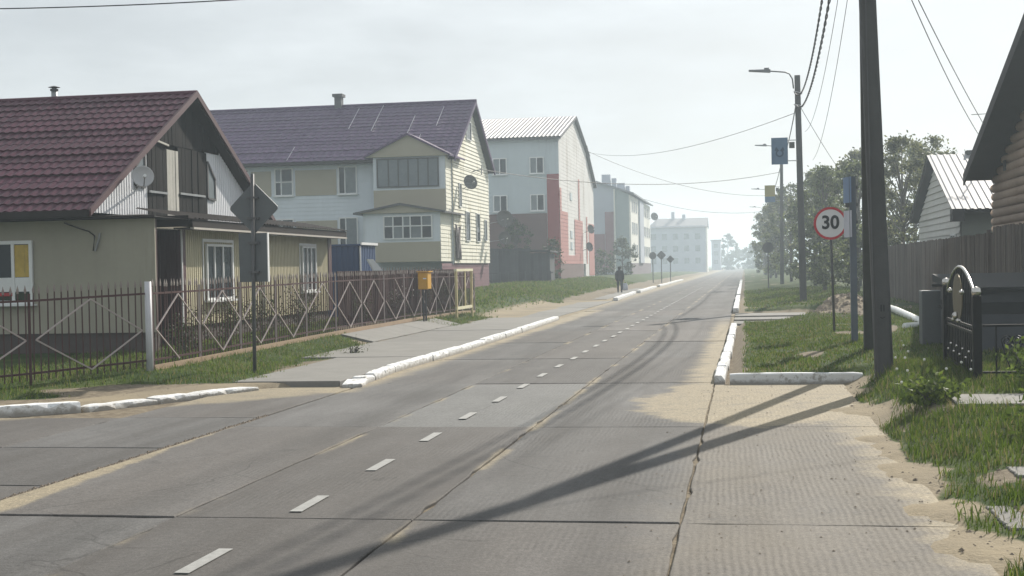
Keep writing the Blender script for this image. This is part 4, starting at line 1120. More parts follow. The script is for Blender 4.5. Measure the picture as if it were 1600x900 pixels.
flat_sign('rectangular_plate', LS, (-8.92, 24.06, 2.2), (.0, 1, 0), [(-.285, -.45), (.285, -.45), (.285, .45), (-.285, .45)], .02, M_SIGNBACK)
flat_sign('side_plate', LS, (-8.6, 23.95, 2.2), (1, .15, 0), [(-.06, -.45), (.06, -.45), (.06, .45), (-.06, .45)], .015, M_WHITE)
for zz in (3.3, 2.92, 2.47, 1.93):
    MB().box((-9.0, 23.955, zz - .02), (-8.8, 24.035, zz + .02)).build('clamp', M_SPOST, LS)

SP = thing('speed_limit_sign', 'round speed limit sign with red ring and black 30 on thin post', 'road sign', (2.05, 32.8, zg(2.05, 32.8)))
MB().tube([(2.06, 32.83, 0), (2.0, 32.83, 3.1)], .03, 10).build('post', M_SPOST, SP, True)
M_SWHITE = simple('white_sign_face', (.74, .72, .74), .4, .05, 3)
M_SRED = simple('red_sign_ring', (.50, .02, .035), .4, .1, 3)
M_SBLACK = simple('black_sign_digit', (.012, .014, .018), .45, .1, 3)
sc = Vector((2.0, 32.78, 2.81)); R_ = .385
flat_sign('plate', SP, sc, (0, -1, 0), circle(R_), .02, M_SIGNBACK)
flat_sign('face', SP, sc + Vector((0, -.004, 0)), (0, -1, 0), circle(R_ - .005), .003, M_SWHITE)
rg = MB(); n = 48
for k in range(n):
    for rr in (R_ - .002, R_ - .058):
        a = 2*math.pi*k/n; rg.v.append((sc.x + rr*math.cos(a), sc.y - .008, sc.z + rr*math.sin(a)))
for k in range(n): rg.f.append((2*k, 2*k+1, (2*k+3) % (2*n), (2*k+2) % (2*n))); rg.mi.append(0)
rg.build('red_ring', M_SRED, SP)
def text_part(parent, name, body, size, loc, rot, mat, shear=0.0, sx=1.0, offset=0.0):
    cu = bpy.data.curves.new(name, 'FONT'); cu.body = body; cu.size = size; cu.align_x = 'CENTER'; cu.align_y = 'CENTER'; cu.extrude = .002; cu.shear = shear; cu.offset = offset
    o = bpy.data.objects.new(name, cu); COL.objects.link(o)
    bpy.context.view_layer.update()
    me = bpy.data.meshes.new_from_object(o.evaluated_get(bpy.context.evaluated_depsgraph_get())); bpy.data.objects.remove(o)
    me.materials.clear(); me.materials.append(mat); me.name = name
    mt = Matrix.Translation(loc) @ rot.to_4x4() @ Matrix.Diagonal((sx, 1, 1, 1)); me.transform(mt)
    return link(name, me, parent)
text_part(SP, 'digits', '30', .43, (sc.x, sc.y - .012, sc.z + .01), Matrix.Rotation(rad(90), 3, 'X'), M_SBLACK, sx=.95, offset=.012)
for zz in (2.95, 2.66): MB().box((1.96, 32.785, zz-.02), (2.06, 32.87, zz+.02)).build('clamp', M_SPOST, SP)

BP = thing('information_post', 'square post with blue board above a pale notice board, edge-on to the road', 'sign post', (2.15, 28.4, zg(2.15, 28.4)))
MB().box((2.11, 28.34, 0), (2.24, 28.46, 3.62)).build('post', simple('slate_blue_post', (.10, .115, .14), .5, .2, 2), BP)
M_BLUEB = simple('blue_board', (.16, .23, .36), .5, .15, 2); M_NOTICE = simple('pale_notice', (.50, .50, .56), .55, .2, 3)
for nm, z0, z1, mm in (('blue_board', 3.1, 3.62, M_BLUEB), ('notice_board', 2.4, 2.94, M_NOTICE)):
    MB().hexa([(2.02, 28.7, z0), (2.13, 28.3, z0), (2.15, 28.3, z0), (2.04, 28.7, z0), (2.02, 28.7, z1), (2.13, 28.3, z1), (2.15, 28.3, z1), (2.04, 28.7, z1)]).build(nm, mm, BP)
MB().box((2.03, 28.3, 3.0), (2.11, 28.36, 3.09)).build('bracket', M_DKFRAME, BP)
for zz in (2.7, 3.05, 3.4): MB().box((2.245, 28.36, zz - .03), (2.28, 28.44, zz + .03)).build('bolt', M_DKFRAME, BP)

for (x, shape, zt_, lb) in ((-9.35, 'disc', 2.95, 'round sign back, leftmost of three small hazy road signs'), (-8.47, 'diamond', 2.97, 'diamond sign back, middle of three small hazy road signs'), (-7.65, 'diamond', 2.55, 'lower diamond sign back, rightmost of three small hazy road signs')):
    yy = 142 if x < -8 else 144
    t = thing('road_sign', lb, 'road sign', (x, yy, zg(x, yy)), 'hazy road signs on the left')
    MB().tube([(x, yy, 0), (x, yy, zt_)], .045, 8).build('post', M_SPOST, t)
    flat_sign('plate', t, (x, yy + .06, zt_), (0, 1, 0), circle(.38, 24) if shape == 'disc' else rsquare(.5 if zt_ > 2.7 else .42), .02, M_SPOST)
RS = thing('road_sign', 'dark round sign back on the right verge under the trees', 'road sign', (1.55, 92, .3))
MB().tube([(1.55, 92, 0), (1.55, 92, 2.9)], .045, 8).build('post', M_SPOST, RS)
flat_sign('plate', RS, (1.55, 92.06, 2.95), (0, 1, 0), circle(.36, 24), .02, M_SPOST)

# ------------------------------------------------------------------ poles, lamps, banners, cables
M_POLE = simple('grey_concrete_pole', (.078, .078, .08), .9, .25, 1.2, bump=.004, bscale=40, streak=True)
M_WIRE = simple('black_cable', (.012, .012, .013), .6, .1, 3)
M_LAMP = simple('grey_lamp_housing', (.16, .165, .17), .5, .2, 3, metal=.3)
def pole(label, base, top, w0, w1, group=None, name='utility_pole'):
    t = thing(name, label, 'utility pole', base, group)
    b, a = Vector(base) - Vector((0, 0, .4)), Vector(top)
    r_ = [Vector((s0, s1, 0)) for s0, s1 in ((-1, -.82), (.82, -1), (1, .82), (-.82, 1))]
    pts = []
    for c_, w in ((b, w0), (a, w1)):
        for sx_, sy_ in ((-1, -.7), (-.7, -1), (.7, -1), (1, -.7), (1, .7), (.7, 1), (-.7, 1), (-1, .7)):
            pts.append(c_ + Vector((sx_ * w / 2, sy_ * w / 2, 0)))
    MB().add(pts, [tuple(range(8))[::-1], tuple(range(8, 16))] + [(i, (i+1) % 8, 8+(i+1) % 8, 8+i) for i in range(8)]).build('shaft', M_POLE, t)
    return t
P1 = pole('big near concrete pole with a slanting brace at its back', (2.03, 20.9, .28), (1.76, 20.9, 9.5), .26, .22)
brv = [Vector((2.27, 26.3, -.1)), Vector((1.86, 21.1, 6.6))]
MB().bar(brv[0], brv[1], .18, .18, up=(0, -.6, .8)).build('brace', M_POLE, P1)
MB().bar((1.4, 20.9, 9.2), (2.1, 20.9, 9.2), .1).build('crossarm', M_STEEL, P1)
mb = MB(); mb.box((1.965, 20.735, 1.16), (1.982, 20.752, 1.26)); mb.box((2.005, 20.735, 1.16), (2.022, 20.752, 1.26)); mb.tube([(1.96, 20.74, 1.08), (1.99, 20.735, 1.06), (2.03, 20.74, 1.08)], .008, 6); mb.build('painted_mark', M_SBLACK, P1)
MB().tube([(2.03 - .155, 20.75, .3), (1.80, 20.76, 9.0)], .010, 6).build('earth_wire', M_SPOST, P1)
def lamp_arm(t, p, side=-1, L=2.0):
    x, y, z = p
    pts = [(x - .16, y, z - .5), (x - .2, y, z - .1), (x - .32, y, z + .12), (x - .5, y, z + .2), (x - L * .55, y, z + .27), (x - L * .62, y, z + .28)]
    MB().tube(pts, .03, 8).build('lamp_arm', M_LAMP, t, True)
    h = MB(); h.hexa([(x-L, y-.12, z+.29), (x-L*.55, y-.13, z+.21), (x-L*.55, y+.13, z+.21), (x-L, y+.12, z+.29), (x-L, y-.1, z+.35), (x-L*.55, y-.1, z+.34), (x-L*.55, y+.1, z+.34), (x-L, y+.1, z+.35)]); h.box((x-L*.68, y-.06, z+.3), (x-L*.58, y+.06, z+.41))
    h.build('lamp_head', M_LAMP, t)
M_BANNER1 = Mat('blue_banner')
bxx, byy, bzz = M_BANNER1.xyz()
nn = M_BANNER1.noise(2.5, 4)
M_BANNER1.set(M_BANNER1.mul((.085, .165, .27), nn * .7 + .6), .6); M_BANNER1 = M_BANNER1.mat
M_EMBLEM = simple('dark_emblem', (.025, .065, .12), .6, .3, 4)
M_OLIVE = simple('ochre_banner', (.33, .29, .10), .6, .15, 2)
def banner(t, p, w, h, split):
    x, y, z = p    # right edge, top
    b = MB().box((x - w, y - .012, z - h), (x, y + .012, z)).build('banner', M_BANNER1, t)
    if split:
        MB().box((x - w - .003, y - .016, z - h * .66), (x + .003, y - .0125, z + .003)).build('banner_field', M_OLIVE, b)
    else:
        # ring-shaped emblem with a crown of three points
        e_ = MB(); cx, cz = x - w * .5, z - h * .58
        for k in range(14):
            a0, a1 = math.pi * (.62 + 1.76 * k / 14), math.pi * (.62 + 1.76 * (k + 1) / 14)
            e_.add([(cx + r_ * math.cos(a), y - .0135, cz + r_ * math.sin(a)) for a, r_ in ((a0, .17), (a1, .17), (a1, .10), (a0, .10))], [(0, 1, 2, 3)])
        for dx in (-.11, .11):
            e_.add([(cx + dx - .1, y - .0145, cz + .10), (cx + dx + .1, y - .0145, cz + .10), (cx + dx * 1.3, y - .0145, cz + .27)], [(0, 1, 2)])
        e_.build('emblem', M_EMBLEM, b)
    for zz in (z - .12, z - h + .14):
        MB().bar((x - .02, y, zz), (x + .42, y, zz), .035).build('banner_bracket', M_STEEL, t)
    MB().box((x + .06, y - .08, z - .45), (x + .28, y + .08, z - .2)).build('junction_box', simple('olive_box', (.06, .065, .05), .7), t)
    return b
P2 = pole('concrete lamp pole with a blue banner on the right verge', (2.42, 58.6, .3), (2.32, 58.6, 9.76), .29, .23, None, 'lamp_pole'); P2['category'] = 'lamp pole'
lamp_arm(P2, (2.32, 58.6, 9.72)); banner(P2, (1.88, 58.5, 7.17), .68, 1.12, False)
P3 = pole('second lamp pole, with an ochre and blue banner, half hidden by the nearer one', (2.83, 107, .24), (2.95, 107, 10.4), .29, .23, None, 'lamp_pole'); P3['category'] = 'lamp pole'
lamp_arm(P3, (2.95, 107, 10.7)); banner(P3, (2.42, 106.9, 7.9), .78, 1.3, True)
for k, (yy, lb) in enumerate(((156, 'third lamp pole down the right side, faint among the trees'), (205, 'fourth lamp pole down the right side, fainter among the trees'))):
    t = pole(lb, (2.9, yy, .2), (2.9, yy, 10.2), .29, .23, None, 'lamp_pole'); t['category'] = 'lamp pole'; lamp_arm(t, (2.9, yy, 10.0))
for (zz,) in ((9.04,), (8.5,)):
    mb = MB(); mb.tube([(2.34 + .17 * math.cos(a), 58.6 + .17 * math.sin(a), zz - .05 * math.cos(a)) for a in [math.pi * 2 * k / 16 for k in range(17)]], .02, 6); mb.build('cable_clamp', M_POSTP, P2)
def cable(label, a, b, sag, r, n=40, twist=0.0, group='overhead cables'):
    a, b = Vector(a), Vector(b); d = b - a
    mb = MB(); side = Vector((d.y, -d.x, 0)).normalized()
    if twist:
        L = d.length; m_ = int(L / .12)
        for ph in (0, math.pi):
            pts = []
            for k in range(m_ + 1):
                t_ = k / m_; w_ = t_ * L / twist * 2 * math.pi + ph
                pts.append(a + d * t_ - Vector((0, 0, 4 * sag * t_ * (1 - t_))) + side * (r * 1.1 * math.cos(w_)) + Vector((0, 0, r * 1.1 * math.sin(w_))))
            mb.tube(pts, r, 5)
    else:
        mb.tube([a + d * (k / n) - Vector((0, 0, 4 * sag * (k / n) * (1 - k / n))) for k in range(n + 1)], r, 5)
    return tag(mb.build('overhead_cable', M_WIRE), label, 'cable', group)
cable('twisted black cable from the banner pole to the near pole, left strand', (2.2, 58.5, 9.04), (1.7, 20.9, 9.3), 1.65, .015, twist=1.1)
cable('twisted black cable from the banner pole to the near pole, right strand', (2.25, 58.5, 8.5), (1.85, 20.9, 9.15), 1.6, .017, twist=1.3)
cable('thin cable curving up from the banner pole to the near pole', (2.6, 58.6, 7.4), (1.95, 20.9, 9.0), 1.2, .007)
cable('slack thin cable rising right of the twisted pair to the near pole', (2.9, 58.6, 6.2), (2.05, 20.9, 8.9), 1.1, .007)
cable('thin wire from the banner pole down behind the trees', (2.45, 58.6, 8.4), (8.5, 95, 5.5), .4, .012)
cable('long cable between the banner pole and the next lamp pole', (2.3, 58.7, 8.8), (2.9, 106.9, 9.6), .5, .025)
cable('cable between the second and third lamp poles', (2.9, 107.1, 9.5), (2.9, 156, 9.5), .6, .03)
cable('wire across the street from the cream gable, lower of the pair', (-14.9, 78, 7.68), (2.8, 107, 8.9), .9, .02)
cable('wire across the street from the red-cornered block to the banner pole', (-13.95, 124.5, 12.4), (2.2, 58.7, 8.2), .9, .013)
cable('wire slung from the red-cornered block to the far lamp pole', (-13.95, 124.8, 12.5), (2.8, 156, 9.5), 1.1, .022)
cable('faint wire across the street farther down in the haze', (-13.7, 190, 11.2), (2.8, 205, 9.6), .9, .025)
cable('single wire crossing the top left corner of the sky', (-22, 25, 7.75), (-4, 25, 7.3), .33, .012)
cable('wire dropping from the near pole to the log house eave, upper', (1.9, 20.9, 7.3), (6.72, 41, 5.45), .25, .009)
cable('wire dropping from the near pole to the log house eave, lower', (1.95, 20.9, 7.2), (6.72, 40, 5.6), .12, .009)
cable('wire across the top right corner of the sky', (1.95, 21, 7.0), (9, 26.5, 7.0), .6, .010)

# ------------------------------------------------------------------ log house on the right
LH = thing('log_house', 'brown log house with a wide dark gable overhang at the right edge', 'house', (12, 34.6, .5))
M_LOG = simple('weathered_log', (.30, .225, .175), .85, .3, 1.0, bump=.01, bscale=25, orand=.18)
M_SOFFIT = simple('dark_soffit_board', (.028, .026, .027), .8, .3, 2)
RY, RZ = 34.3, 7.75; ES = (4.55 - 7.75) / (43.7 - 34.3)
z = .55; k = 0
while z < 7.2:
    half = min(9.2, (7.45 - z) / -ES) if z > 4.4 else 9.2
    if half > .4:
        mb = MB(); ya, yb = RY - half, RY + half + (.35 if z < 4.3 else 0)
        pts = [(7.62 + .012 * math.sin(k * 1.7 + q * .9), ya + (yb - ya) * q / 6, z + .012 * math.sin(k * 2.3 + q)) for q in range(7)]
        mb.tube(pts, .135 + rnd.uniform(-.006, .006), 10); mb.build('log', M_LOG, LH, True)
    z += .25; k += 1
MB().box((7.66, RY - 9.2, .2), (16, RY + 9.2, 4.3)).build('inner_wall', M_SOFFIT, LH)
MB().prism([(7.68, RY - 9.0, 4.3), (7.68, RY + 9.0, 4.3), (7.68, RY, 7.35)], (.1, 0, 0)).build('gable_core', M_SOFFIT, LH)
rb = MB()
for s_ in (1, -1):
    y0_, y1_ = RY, RY + s_ * 9.6; z1_ = RZ + ES * 9.6
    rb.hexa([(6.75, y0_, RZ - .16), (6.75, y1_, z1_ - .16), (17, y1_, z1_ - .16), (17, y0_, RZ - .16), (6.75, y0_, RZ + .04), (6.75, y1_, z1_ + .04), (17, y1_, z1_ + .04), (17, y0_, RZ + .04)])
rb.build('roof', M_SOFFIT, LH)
for s_ in (1, -1):
    y1_ = RY + s_ * 9.65; z1_ = RZ + ES * 9.65
    MB().hexa([(6.70, RY, RZ - .28), (6.74, RY, RZ - .28), (6.74, y1_, z1_ - .28), (6.70, y1_, z1_ - .28), (6.70, RY, RZ + .06), (6.74, RY, RZ + .06), (6.74, y1_, z1_ + .06), (6.70, y1_, z1_ + .06)]).build('verge_board', M_SOFFIT, LH)
MB().box((7.46, 41.3, 4.45), (7.5, 41.6, 4.75)).build('wall_lamp', M_DKFRAME, LH)

# ------------------------------------------------------------------ house with silver roof
SV = thing('house', 'small grey sided house with a bright ribbed metal roof and aerial', 'house', (12, 54, .5))
M_SILVER = simple('bright_metal_sheet', (.27, .27, .29), .6, .2, .8, metal=.1)
M_GSIDE = simple('grey_white_siding', (.52, .52, .49), .65, .15, .8, streak=True)
f = fXm(7.3)
lap_wall(f, [(48.6, .4), (59.6, .4), (59.6, 3.5), (54.2, 5.65), (48.6, 3.5)], .24, .045).build('gable_wall', M_GSIDE, SV)
flat_wall(fY(48.6), [(7.33, .4), (18, .4), (18, 3.55), (7.33, 3.55)], .2).build('front_wall', simple('grey_green_wall', (.20, .215, .19), .8, .15, 1), SV)
MB().box((7.4, 48.9, .3), (18, 59.5, 3.5)).build('inner_wall', M_GSIDE, SV)
ribbed_roof(SV, 6.95, 18.5, (48.0, 3.6), (54.25, 5.92), M_SILVER, .24, .025)
ribbed_roof(SV, 6.95, 18.5, (60.4, 3.6), (54.25, 5.92), M_SILVER, .24, .025)
rb = MB(); slab_roof(rb, 7.0, 18.4, (48.05, 3.56), (54.25, 5.86), .08); slab_roof(rb, 7.0, 18.4, (60.3, 3.56), (54.25, 5.86), .08); rb.build('roof_boarding', M_SOFFIT, SV)
MB().box((6.95, 48.0, 3.2), (7.35, 48.5, 3.62)).build('eaves_box', M_SOFFIT, SV)
window(SV, f, 49.4, 50.5, 1.5, 2.8, c=.03, fm=M_WHITE, gm=M_GLASS, sill=False, bars=(.5,))
window(SV, f, 52.5, 53.7, 1.4, 2.6, c=.03, fm=M_WHITE, gm=M_CURT, sill=False, bars=(.5,))
window(SV, fY(48.6), 9.2, 10.3, 1.4, 2.7, c=.03, gm=M_GLASS, sill=False)
c_ = MB().box((8.4, 54.1, 5.7), (9.3, 54.6, 6.05)).build('chimney', M_DKFRAME, SV); MB().box((8.75, 54.2, 6.05), (8.95, 54.5, 6.3)).build('chimney_pot', M_DKFRAME, c_)
MB().tube([(9.25, 54.2, 5.8), (9.25, 54.2, 7.45)], .022, 6).build('aerial_mast', M_STEEL, SV)
MB().bar((8.6, 54.2, 7.4), (9.5, 54.2, 7.42), .025).build('aerial_boom', M_STEEL, SV)

# ------------------------------------------------------------------ plank fence on the right
WF = thing('plank_fence', 'tall grey-brown upright plank fence in front of the log house', 'fence', (5.8, 44, .45))
M_PLANK = simple('grey_brown_plank', (.088, .070, .060), .88, .3, 1.5, bump=.006, bscale=30, streak=True, orand=.3)
plank_mes = [MB().box((-.013, -.062, 0), (.013, .062, 2.06)).mesh('plank', M_PLANK) for _ in range(1)]
y = 27.5
while y < 58:
    o = link('plank', plank_mes[0], WF); o.location = (5.8 + rnd.uniform(-.008, .008), y, .46 + rnd.uniform(-.025, .025) + (.12 if y < 33.6 else 0)); o.rotation_euler = (rnd.uniform(-.008, .008), rnd.uniform(-.006, .006), rnd.uniform(-.05, .05)); y += .137
for zz in (.9, 2.1): MB().box((5.83, 27.4, zz), (5.88, 58, zz + .09)).build('rail', M_PLANK, WF)
MB().box((5.72, 34.0, .3), (5.80, 34.12, 2.6)).build('post', M_PLANK, WF)

# ------------------------------------------------------------------ iron gate panel, rail, plank bin, cabinet, pipe
M_IRON = simple('black_iron', (.008, .008, .009), .5, .2, 5, spec=.15)
M_BRASS = simple('brass_sheet', (.13, .105, .055), .45, .3, 4, metal=.7)
M_CHROME = simple('bright_ball', (.55, .53, .50), .22, .1, 4, metal=.9)
GP = thing('iron_gate', 'ornate black iron gate panel with arched top and brass plate', 'gate', (3.03, 20.3, .3))
gA, gB = Vector((2.98, 18.6, 0)), Vector((3.08, 22.0, 0))
G = lambda k, z_: Vector((gA.x + (gB.x-gA.x)*k, gA.y + (gB.y-gA.y)*k, z_))
zl = .38
for k, zt_ in ((0, 1.48), (1, 1.56)):
    p_ = G(k, 0); po = MB().box((p_.x - .055, p_.y - .055, -.1), (p_.x + .055, p_.y + .055, zt_ - .06)).build('post', M_IRON, GP)
    MB().lathe((p_.x, p_.y, zt_), (0, 0, 1), [(.0, -.075), (.045, -.06), (.06, -.03), (.066, 0), (.05, .045), (0, .066)], 14).build('ball_finial', M_CHROME, po, True)
arch = [G(k / 20, 1.34 + .46 * math.sin(math.pi * k / 20) ** .8) for k in range(21)]
MB().tube(arch, .022, 8).build('arch', M_CHROME, GP, True)
for zz in (zl, .92, 1.0): MB().bar(G(0, zz), G(1, zz), .03, .035).build('rail', M_IRON, GP)
for j in range(1, 18):
    k = j / 18; zt_ = 1.34 + .46 * math.sin(math.pi * k) ** .8
    MB().bar(G(k, zl), G(k, zt_), .018).build('bar', M_IRON, GP)
n_ = Vector((-1, .03, 0))
MB().hexa([G(.03, zl) - n_*.012, G(.97, zl) - n_*.012, G(.97, zl) + n_*.0, G(.03, zl) + n_*.0, G(.03, .9) - n_*.012, G(.97, .9) - n_*.012, G(.97, .9), G(.03, .9)]).build('lower_panel', M_IRON, GP)
pts = [G(.5 + .16 * math.cos(a), 1.36 + .34 * math.sin(a)) + n_*.03 for a in [math.pi * 2 * q / 20 for q in range(20)]]
MB().prism(pts, n_ * .012).build('brass_plate', M_BRASS, GP)
for (k, zz, r_) in ((.5, 1.1, .06), (.42, 1.04, .035), (.58, 1.04, .035), (.3, 1.45, .04), (.7, 1.45, .04)):
    c_ = G(k, zz) + n_*.06; MB().lathe(c_, (0, 0, 1), [(0, -r_), (r_*.7, -r_*.7), (r_, 0), (r_*.7, r_*.7), (0, r_)], 10).build('rosette', M_CHROME, GP, True)
for j in range(9):
    c_ = G(.08 + .1 * j, .55 + .1 * (j % 2)) + n_*.02; MB().lathe(c_, n_, [(.0, 0), (.022, .0), (.018, .02), (0, .026)], 8).build('stud', M_CHROME, GP)
FR = thing('iron_railing', 'low black scrollwork railing running right from the gate post', 'railing', (3.9, 18.6, .3))
for zz in (.42, 1.03): MB().bar((3.05, 18.6, zz), (5.6, 18.62, zz), .025, .03).build('rail', M_IRON, FR)
x = 3.22
while x < 5.6:
    MB().bar((x, 18.6, .25), (x, 18.6, 1.03), .02).build('bar', M_IRON, FR)
    for s_ in (-1, 1):
        cx = x + .2 + s_ * .06; pts = []
        for q in range(26):
            a = q / 25 * 3.6 * math.pi; r_ = .075 * (1 - q / 32); pts.append((cx + s_ * r_ * math.cos(a), 18.6, .83 + r_ * math.sin(a)))
        MB().tube(pts, .008, 5).build('scroll', M_IRON, FR)
        MB().tube([(cx + s_ * .075, 18.6, .83), (cx + s_ * .03, 18.6, .65), (cx - s_ * .04, 18.6, .45)], .008, 5).build('scroll', M_IRON, FR)
    x += .4
BN = thing('plank_bin', 'low dark box of grey boards behind the iron gate', 'box', (4.9, 25, .4))
M_GREYB = simple('slate_board', (.055, .058, .068), .75, .2, 2); M_DARKB = simple('dark_gap_board', (.016, .017, .019), .8, .2, 2)
for z0, z1, mm in ((.35, .79, M_GREYB), (.8, .97, M_GREYB), (.98, 1.16, M_DARKB), (1.17, 1.38, M_GREYB)):
    MB().box((3.65, 24.0, z0), (6.4 - .8, 24.06, z1)).build('board', mm, BN)
    MB().box((3.62, 24.0, z0), (3.65, 26.6, z1)).build('board', mm, BN)
MB().hexa([(3.5, 23.8, 1.385), (5.7, 23.8, 1.385), (5.7, 26.8, 1.5), (3.5, 26.8, 1.5), (3.5, 23.8, 1.43), (5.7, 23.8, 1.43), (5.7, 26.8, 1.64), (3.5, 26.8, 1.64)]).build('lid', M_DARKB, BN)
MB().box((3.66, 24.07, .2), (5.58, 26.6, 1.36)).build('core', M_DARKB, BN)
CB = thing('metal_cabinet', 'grey metal utility cabinet with pipe stubs by the plank fence', 'cabinet', (3.55, 27.3, .35))
me = MB().box((3.33, 27.0, .2), (3.8, 27.5, 1.32)).mesh('body', simple('grey_cabinet', (.09, .097, .105), .6, .2, 2)); bevel_mesh(me, .015); cb = link('body', me, CB)
MB().box((3.37, 26.985, .5), (3.76, 26.998, 1.26)).build('door', MATS['grey_cabinet'], cb)
for zz in (1.42, 1.02): MB().tube([(3.55, 27.1, zz), (4.15, 26.4, zz + .05)], .035, 8).build('pipe_stub', M_IRON, CB)
mb = MB(); mb.tube([(4.25, 47, .5), (4.3, 41.1, .48), (4.3, 37.5, .42), (4.3, 34.3, .36), (4.2, 33.6, .34), (3.7, 33.2, .34)], .10, 12)
tag(mb.build('white_pipe', simple('white_lagged_pipe', (.66, .68, .68), .4, .15, 2), None, True), 'white lagged pipe lying along the foot of the plank fence', 'pipe')

# ------------------------------------------------------------------ person walking away with a bag
def person():
    bx_, by_ = -8.42, 93.2; z0 = zg(bx_, by_) if False else .1
    V_ = {'hip': (0, 0, .95), 'waist': (0, .01, 1.12), 'chest': (0, .0, 1.36), 'neck': (0, .03, 1.52), 'headb': (0, .05, 1.60), 'headt': (0, .06, 1.74),
          'shl': (-.19, 0, 1.44), 'ell': (-.27, -.02, 1.16), 'wrl': (-.25, .05, .92), 'hal': (-.25, .07, .84),
          'shr': (.19, 0, 1.44), 'elr': (.27, -.03, 1.16), 'wrr': (.27, .0, .91), 'har': (.27, .01, .83),
          'hpl': (-.10, 0, .90), 'knl': (-.12, .05, .50), 'anl': (-.12, -.02, .09), 'tol': (-.13, .14, .04),
          'hpr': (.10, 0, .90), 'knr': (.12, .02, .50), 'anr': (.13, -.14, .10), 'tor': (.14, .02, .04)}
    r_ = {'hip': .165, 'waist': .165, 'chest': .19, 'neck': .075, 'headb': .09, 'headt': .095, 'shl': .095, 'ell': .065, 'wrl': .045, 'hal': .045, 'shr': .095, 'elr': .065, 'wrr': .045, 'har': .045,
          'hpl': .11, 'knl': .08, 'anl': .055, 'tol': .045, 'hpr': .11, 'knr': .08, 'anr': .055, 'tor': .045}
    ed = ['hip waist', 'waist chest', 'chest neck', 'neck headb', 'headb headt', 'chest shl', 'shl ell', 'ell wrl', 'wrl hal', 'chest shr', 'shr elr', 'elr wrr', 'wrr har', 'hip hpl', 'hpl knl', 'knl anl', 'anl tol', 'hip hpr', 'hpr knr', 'knr anr', 'anr tor']
    # five short fingers on each hand
    for h in ('hal', 'har'):
        b = V_[h]; s_ = -1 if h == 'hal' else 1
        for i, (dx, dy, L) in enumerate(((-.02, -.035, .075), (-.005, -.012, .085), (-.005, .012, .08), (-.02, .032, .065), (-.03 * s_, .045, .05))):
            V_[h + str(i)] = (b[0] + dx * .4, b[1] + dy, b[2] - .04); V_[h + str(i) + 'e'] = (b[0] - s_ * .02 + dx * .3, b[1] + dy, b[2] - .04 - L)
            r_[h + str(i)] = .011; r_[h + str(i) + 'e'] = .009; ed += [h + ' ' + h + str(i), h + str(i) + ' ' + h + str(i) + 'e']
    ks = list(V_); me = bpy.data.meshes.new('body'); me.from_pydata([V_[k] for k in ks], [(ks.index(a), ks.index(b)) for a, b in (e_.split() for e_ in ed)], [])
    o = bpy.data.objects.new('body', me); COL.objects.link(o)
    md = o.modifiers.new('skin', 'SKIN'); md.use_smooth_shade = True
    for i, k in enumerate(ks): me.skin_vertices[0].data[i].radius = (r_[k], r_[k] * (.75 if k in ('waist', 'chest', 'hip') else 1))
    me.skin_vertices[0].data[0].use_root = True
    sb = o.modifiers.new('sub', 'SUBSURF'); sb.levels = 2; sb.render_levels = 2
    bpy.context.view_layer.update()
    m2 = bpy.data.meshes.new_from_object(o.evaluated_get(bpy.context.evaluated_depsgraph_get())); bpy.data.objects.remove(o)
    mats = [simple('black_jacket', (.014, .015, .017), .85, .3, 6), simple('dark_trousers', (.016, .017, .021), .9, .3, 6), simple('skin_tone', (.36, .21, .15), .6, .1, 6), simple('dark_cap', (.012, .012, .013), .9, .2, 6), simple('black_shoe', (.01, .01, .01), .5, .2, 6)]
    m2.materials.clear()
    for q in mats: m2.materials.append(q)
    for p_ in m2.polygons:
        c_ = p_.center
        p_.material_index = 4 if c_.z < .11 else (2 if (abs(c_.x) > .2 and c_.z < .90 and c_.z > .6) else (1 if c_.z < .86 else (0 if c_.z < 1.55 else (3 if c_.z > 1.66 or c_.y < .02 else 2))))
    m2.transform(Matrix.Translation((bx_, by_, z0)))
    t = thing('person', 'person in dark jacket and trousers walking away along the pavement', 'person', (bx_, by_, z0))
    link('body', m2, t)
    jk = MB().lathe((bx_, by_, z0), (0, 0, 1), [(.235, .80), (.24, .95), (.225, 1.12), (.245, 1.3), (.235, 1.42), (.13, 1.52), (.08, 1.54)], 18)
    jk.v = [(bx_ + (v[0] - bx_) * 1.02, by_ + (v[1] - by_) * .72, v[2]) for v in jk.v]; jk.build('jacket', mats[0], t, True)
    hx, hy, hz = bx_, by_ + .06, z0 + 1.70
    MB().lathe((hx, hy, hz), (0, 0, 1), [(.112, -.05), (.118, .0), (.105, .05), (.07, .085), (0, .10)], 16).build('cap', mats[3], t, True)
    for s_ in (-1, 1):
        MB().lathe((hx + s_ * .1, hy, hz - .08), (s_, 0, 0), [(.0, -.01), (.028, 0), (.02, .02), (0, .025)], 8).build('ear', mats[2], t, True)
    mb = MB(); mb.lathe((hx, hy + .1, hz - .09), (0, 1, 0), [(.022, 0), (.014, .025), (0, .03)], 8); mb.build('nose', mats[2], t)
    # bag in the right hand
    b = thing('shopping_bag', 'pale blue-grey carrier bag held in the walking person\'s right hand', 'bag', (bx_ + .36, by_ + .02, z0))
    bm_ = MB(); cx, cy = bx_ + .36, by_ + .02; rows = []
    for k, (w_, d_, zz) in enumerate(((.15, .07, .16), (.18, .10, .2), (.19, .11, .38), (.17, .08, .55), (.13, .035, .66))):
        for q in range(12):
            a = 2 * math.pi * q / 12; bm_.v.append((cx + w_ * math.cos(a) * (1 + .06 * math.sin(3 * q + k)), cy + d_ * math.sin(a), z0 + zz))
    for k in range(4):
        for q in range(12): bm_.f.append((k*12+q, k*12+(q+1) % 12, (k+1)*12+(q+1) % 12, (k+1)*12+q)); bm_.mi.append(0)
    bm_.f += [tuple(range(12))[::-1], tuple(range(48, 60))]; bm_.mi += [0, 0]
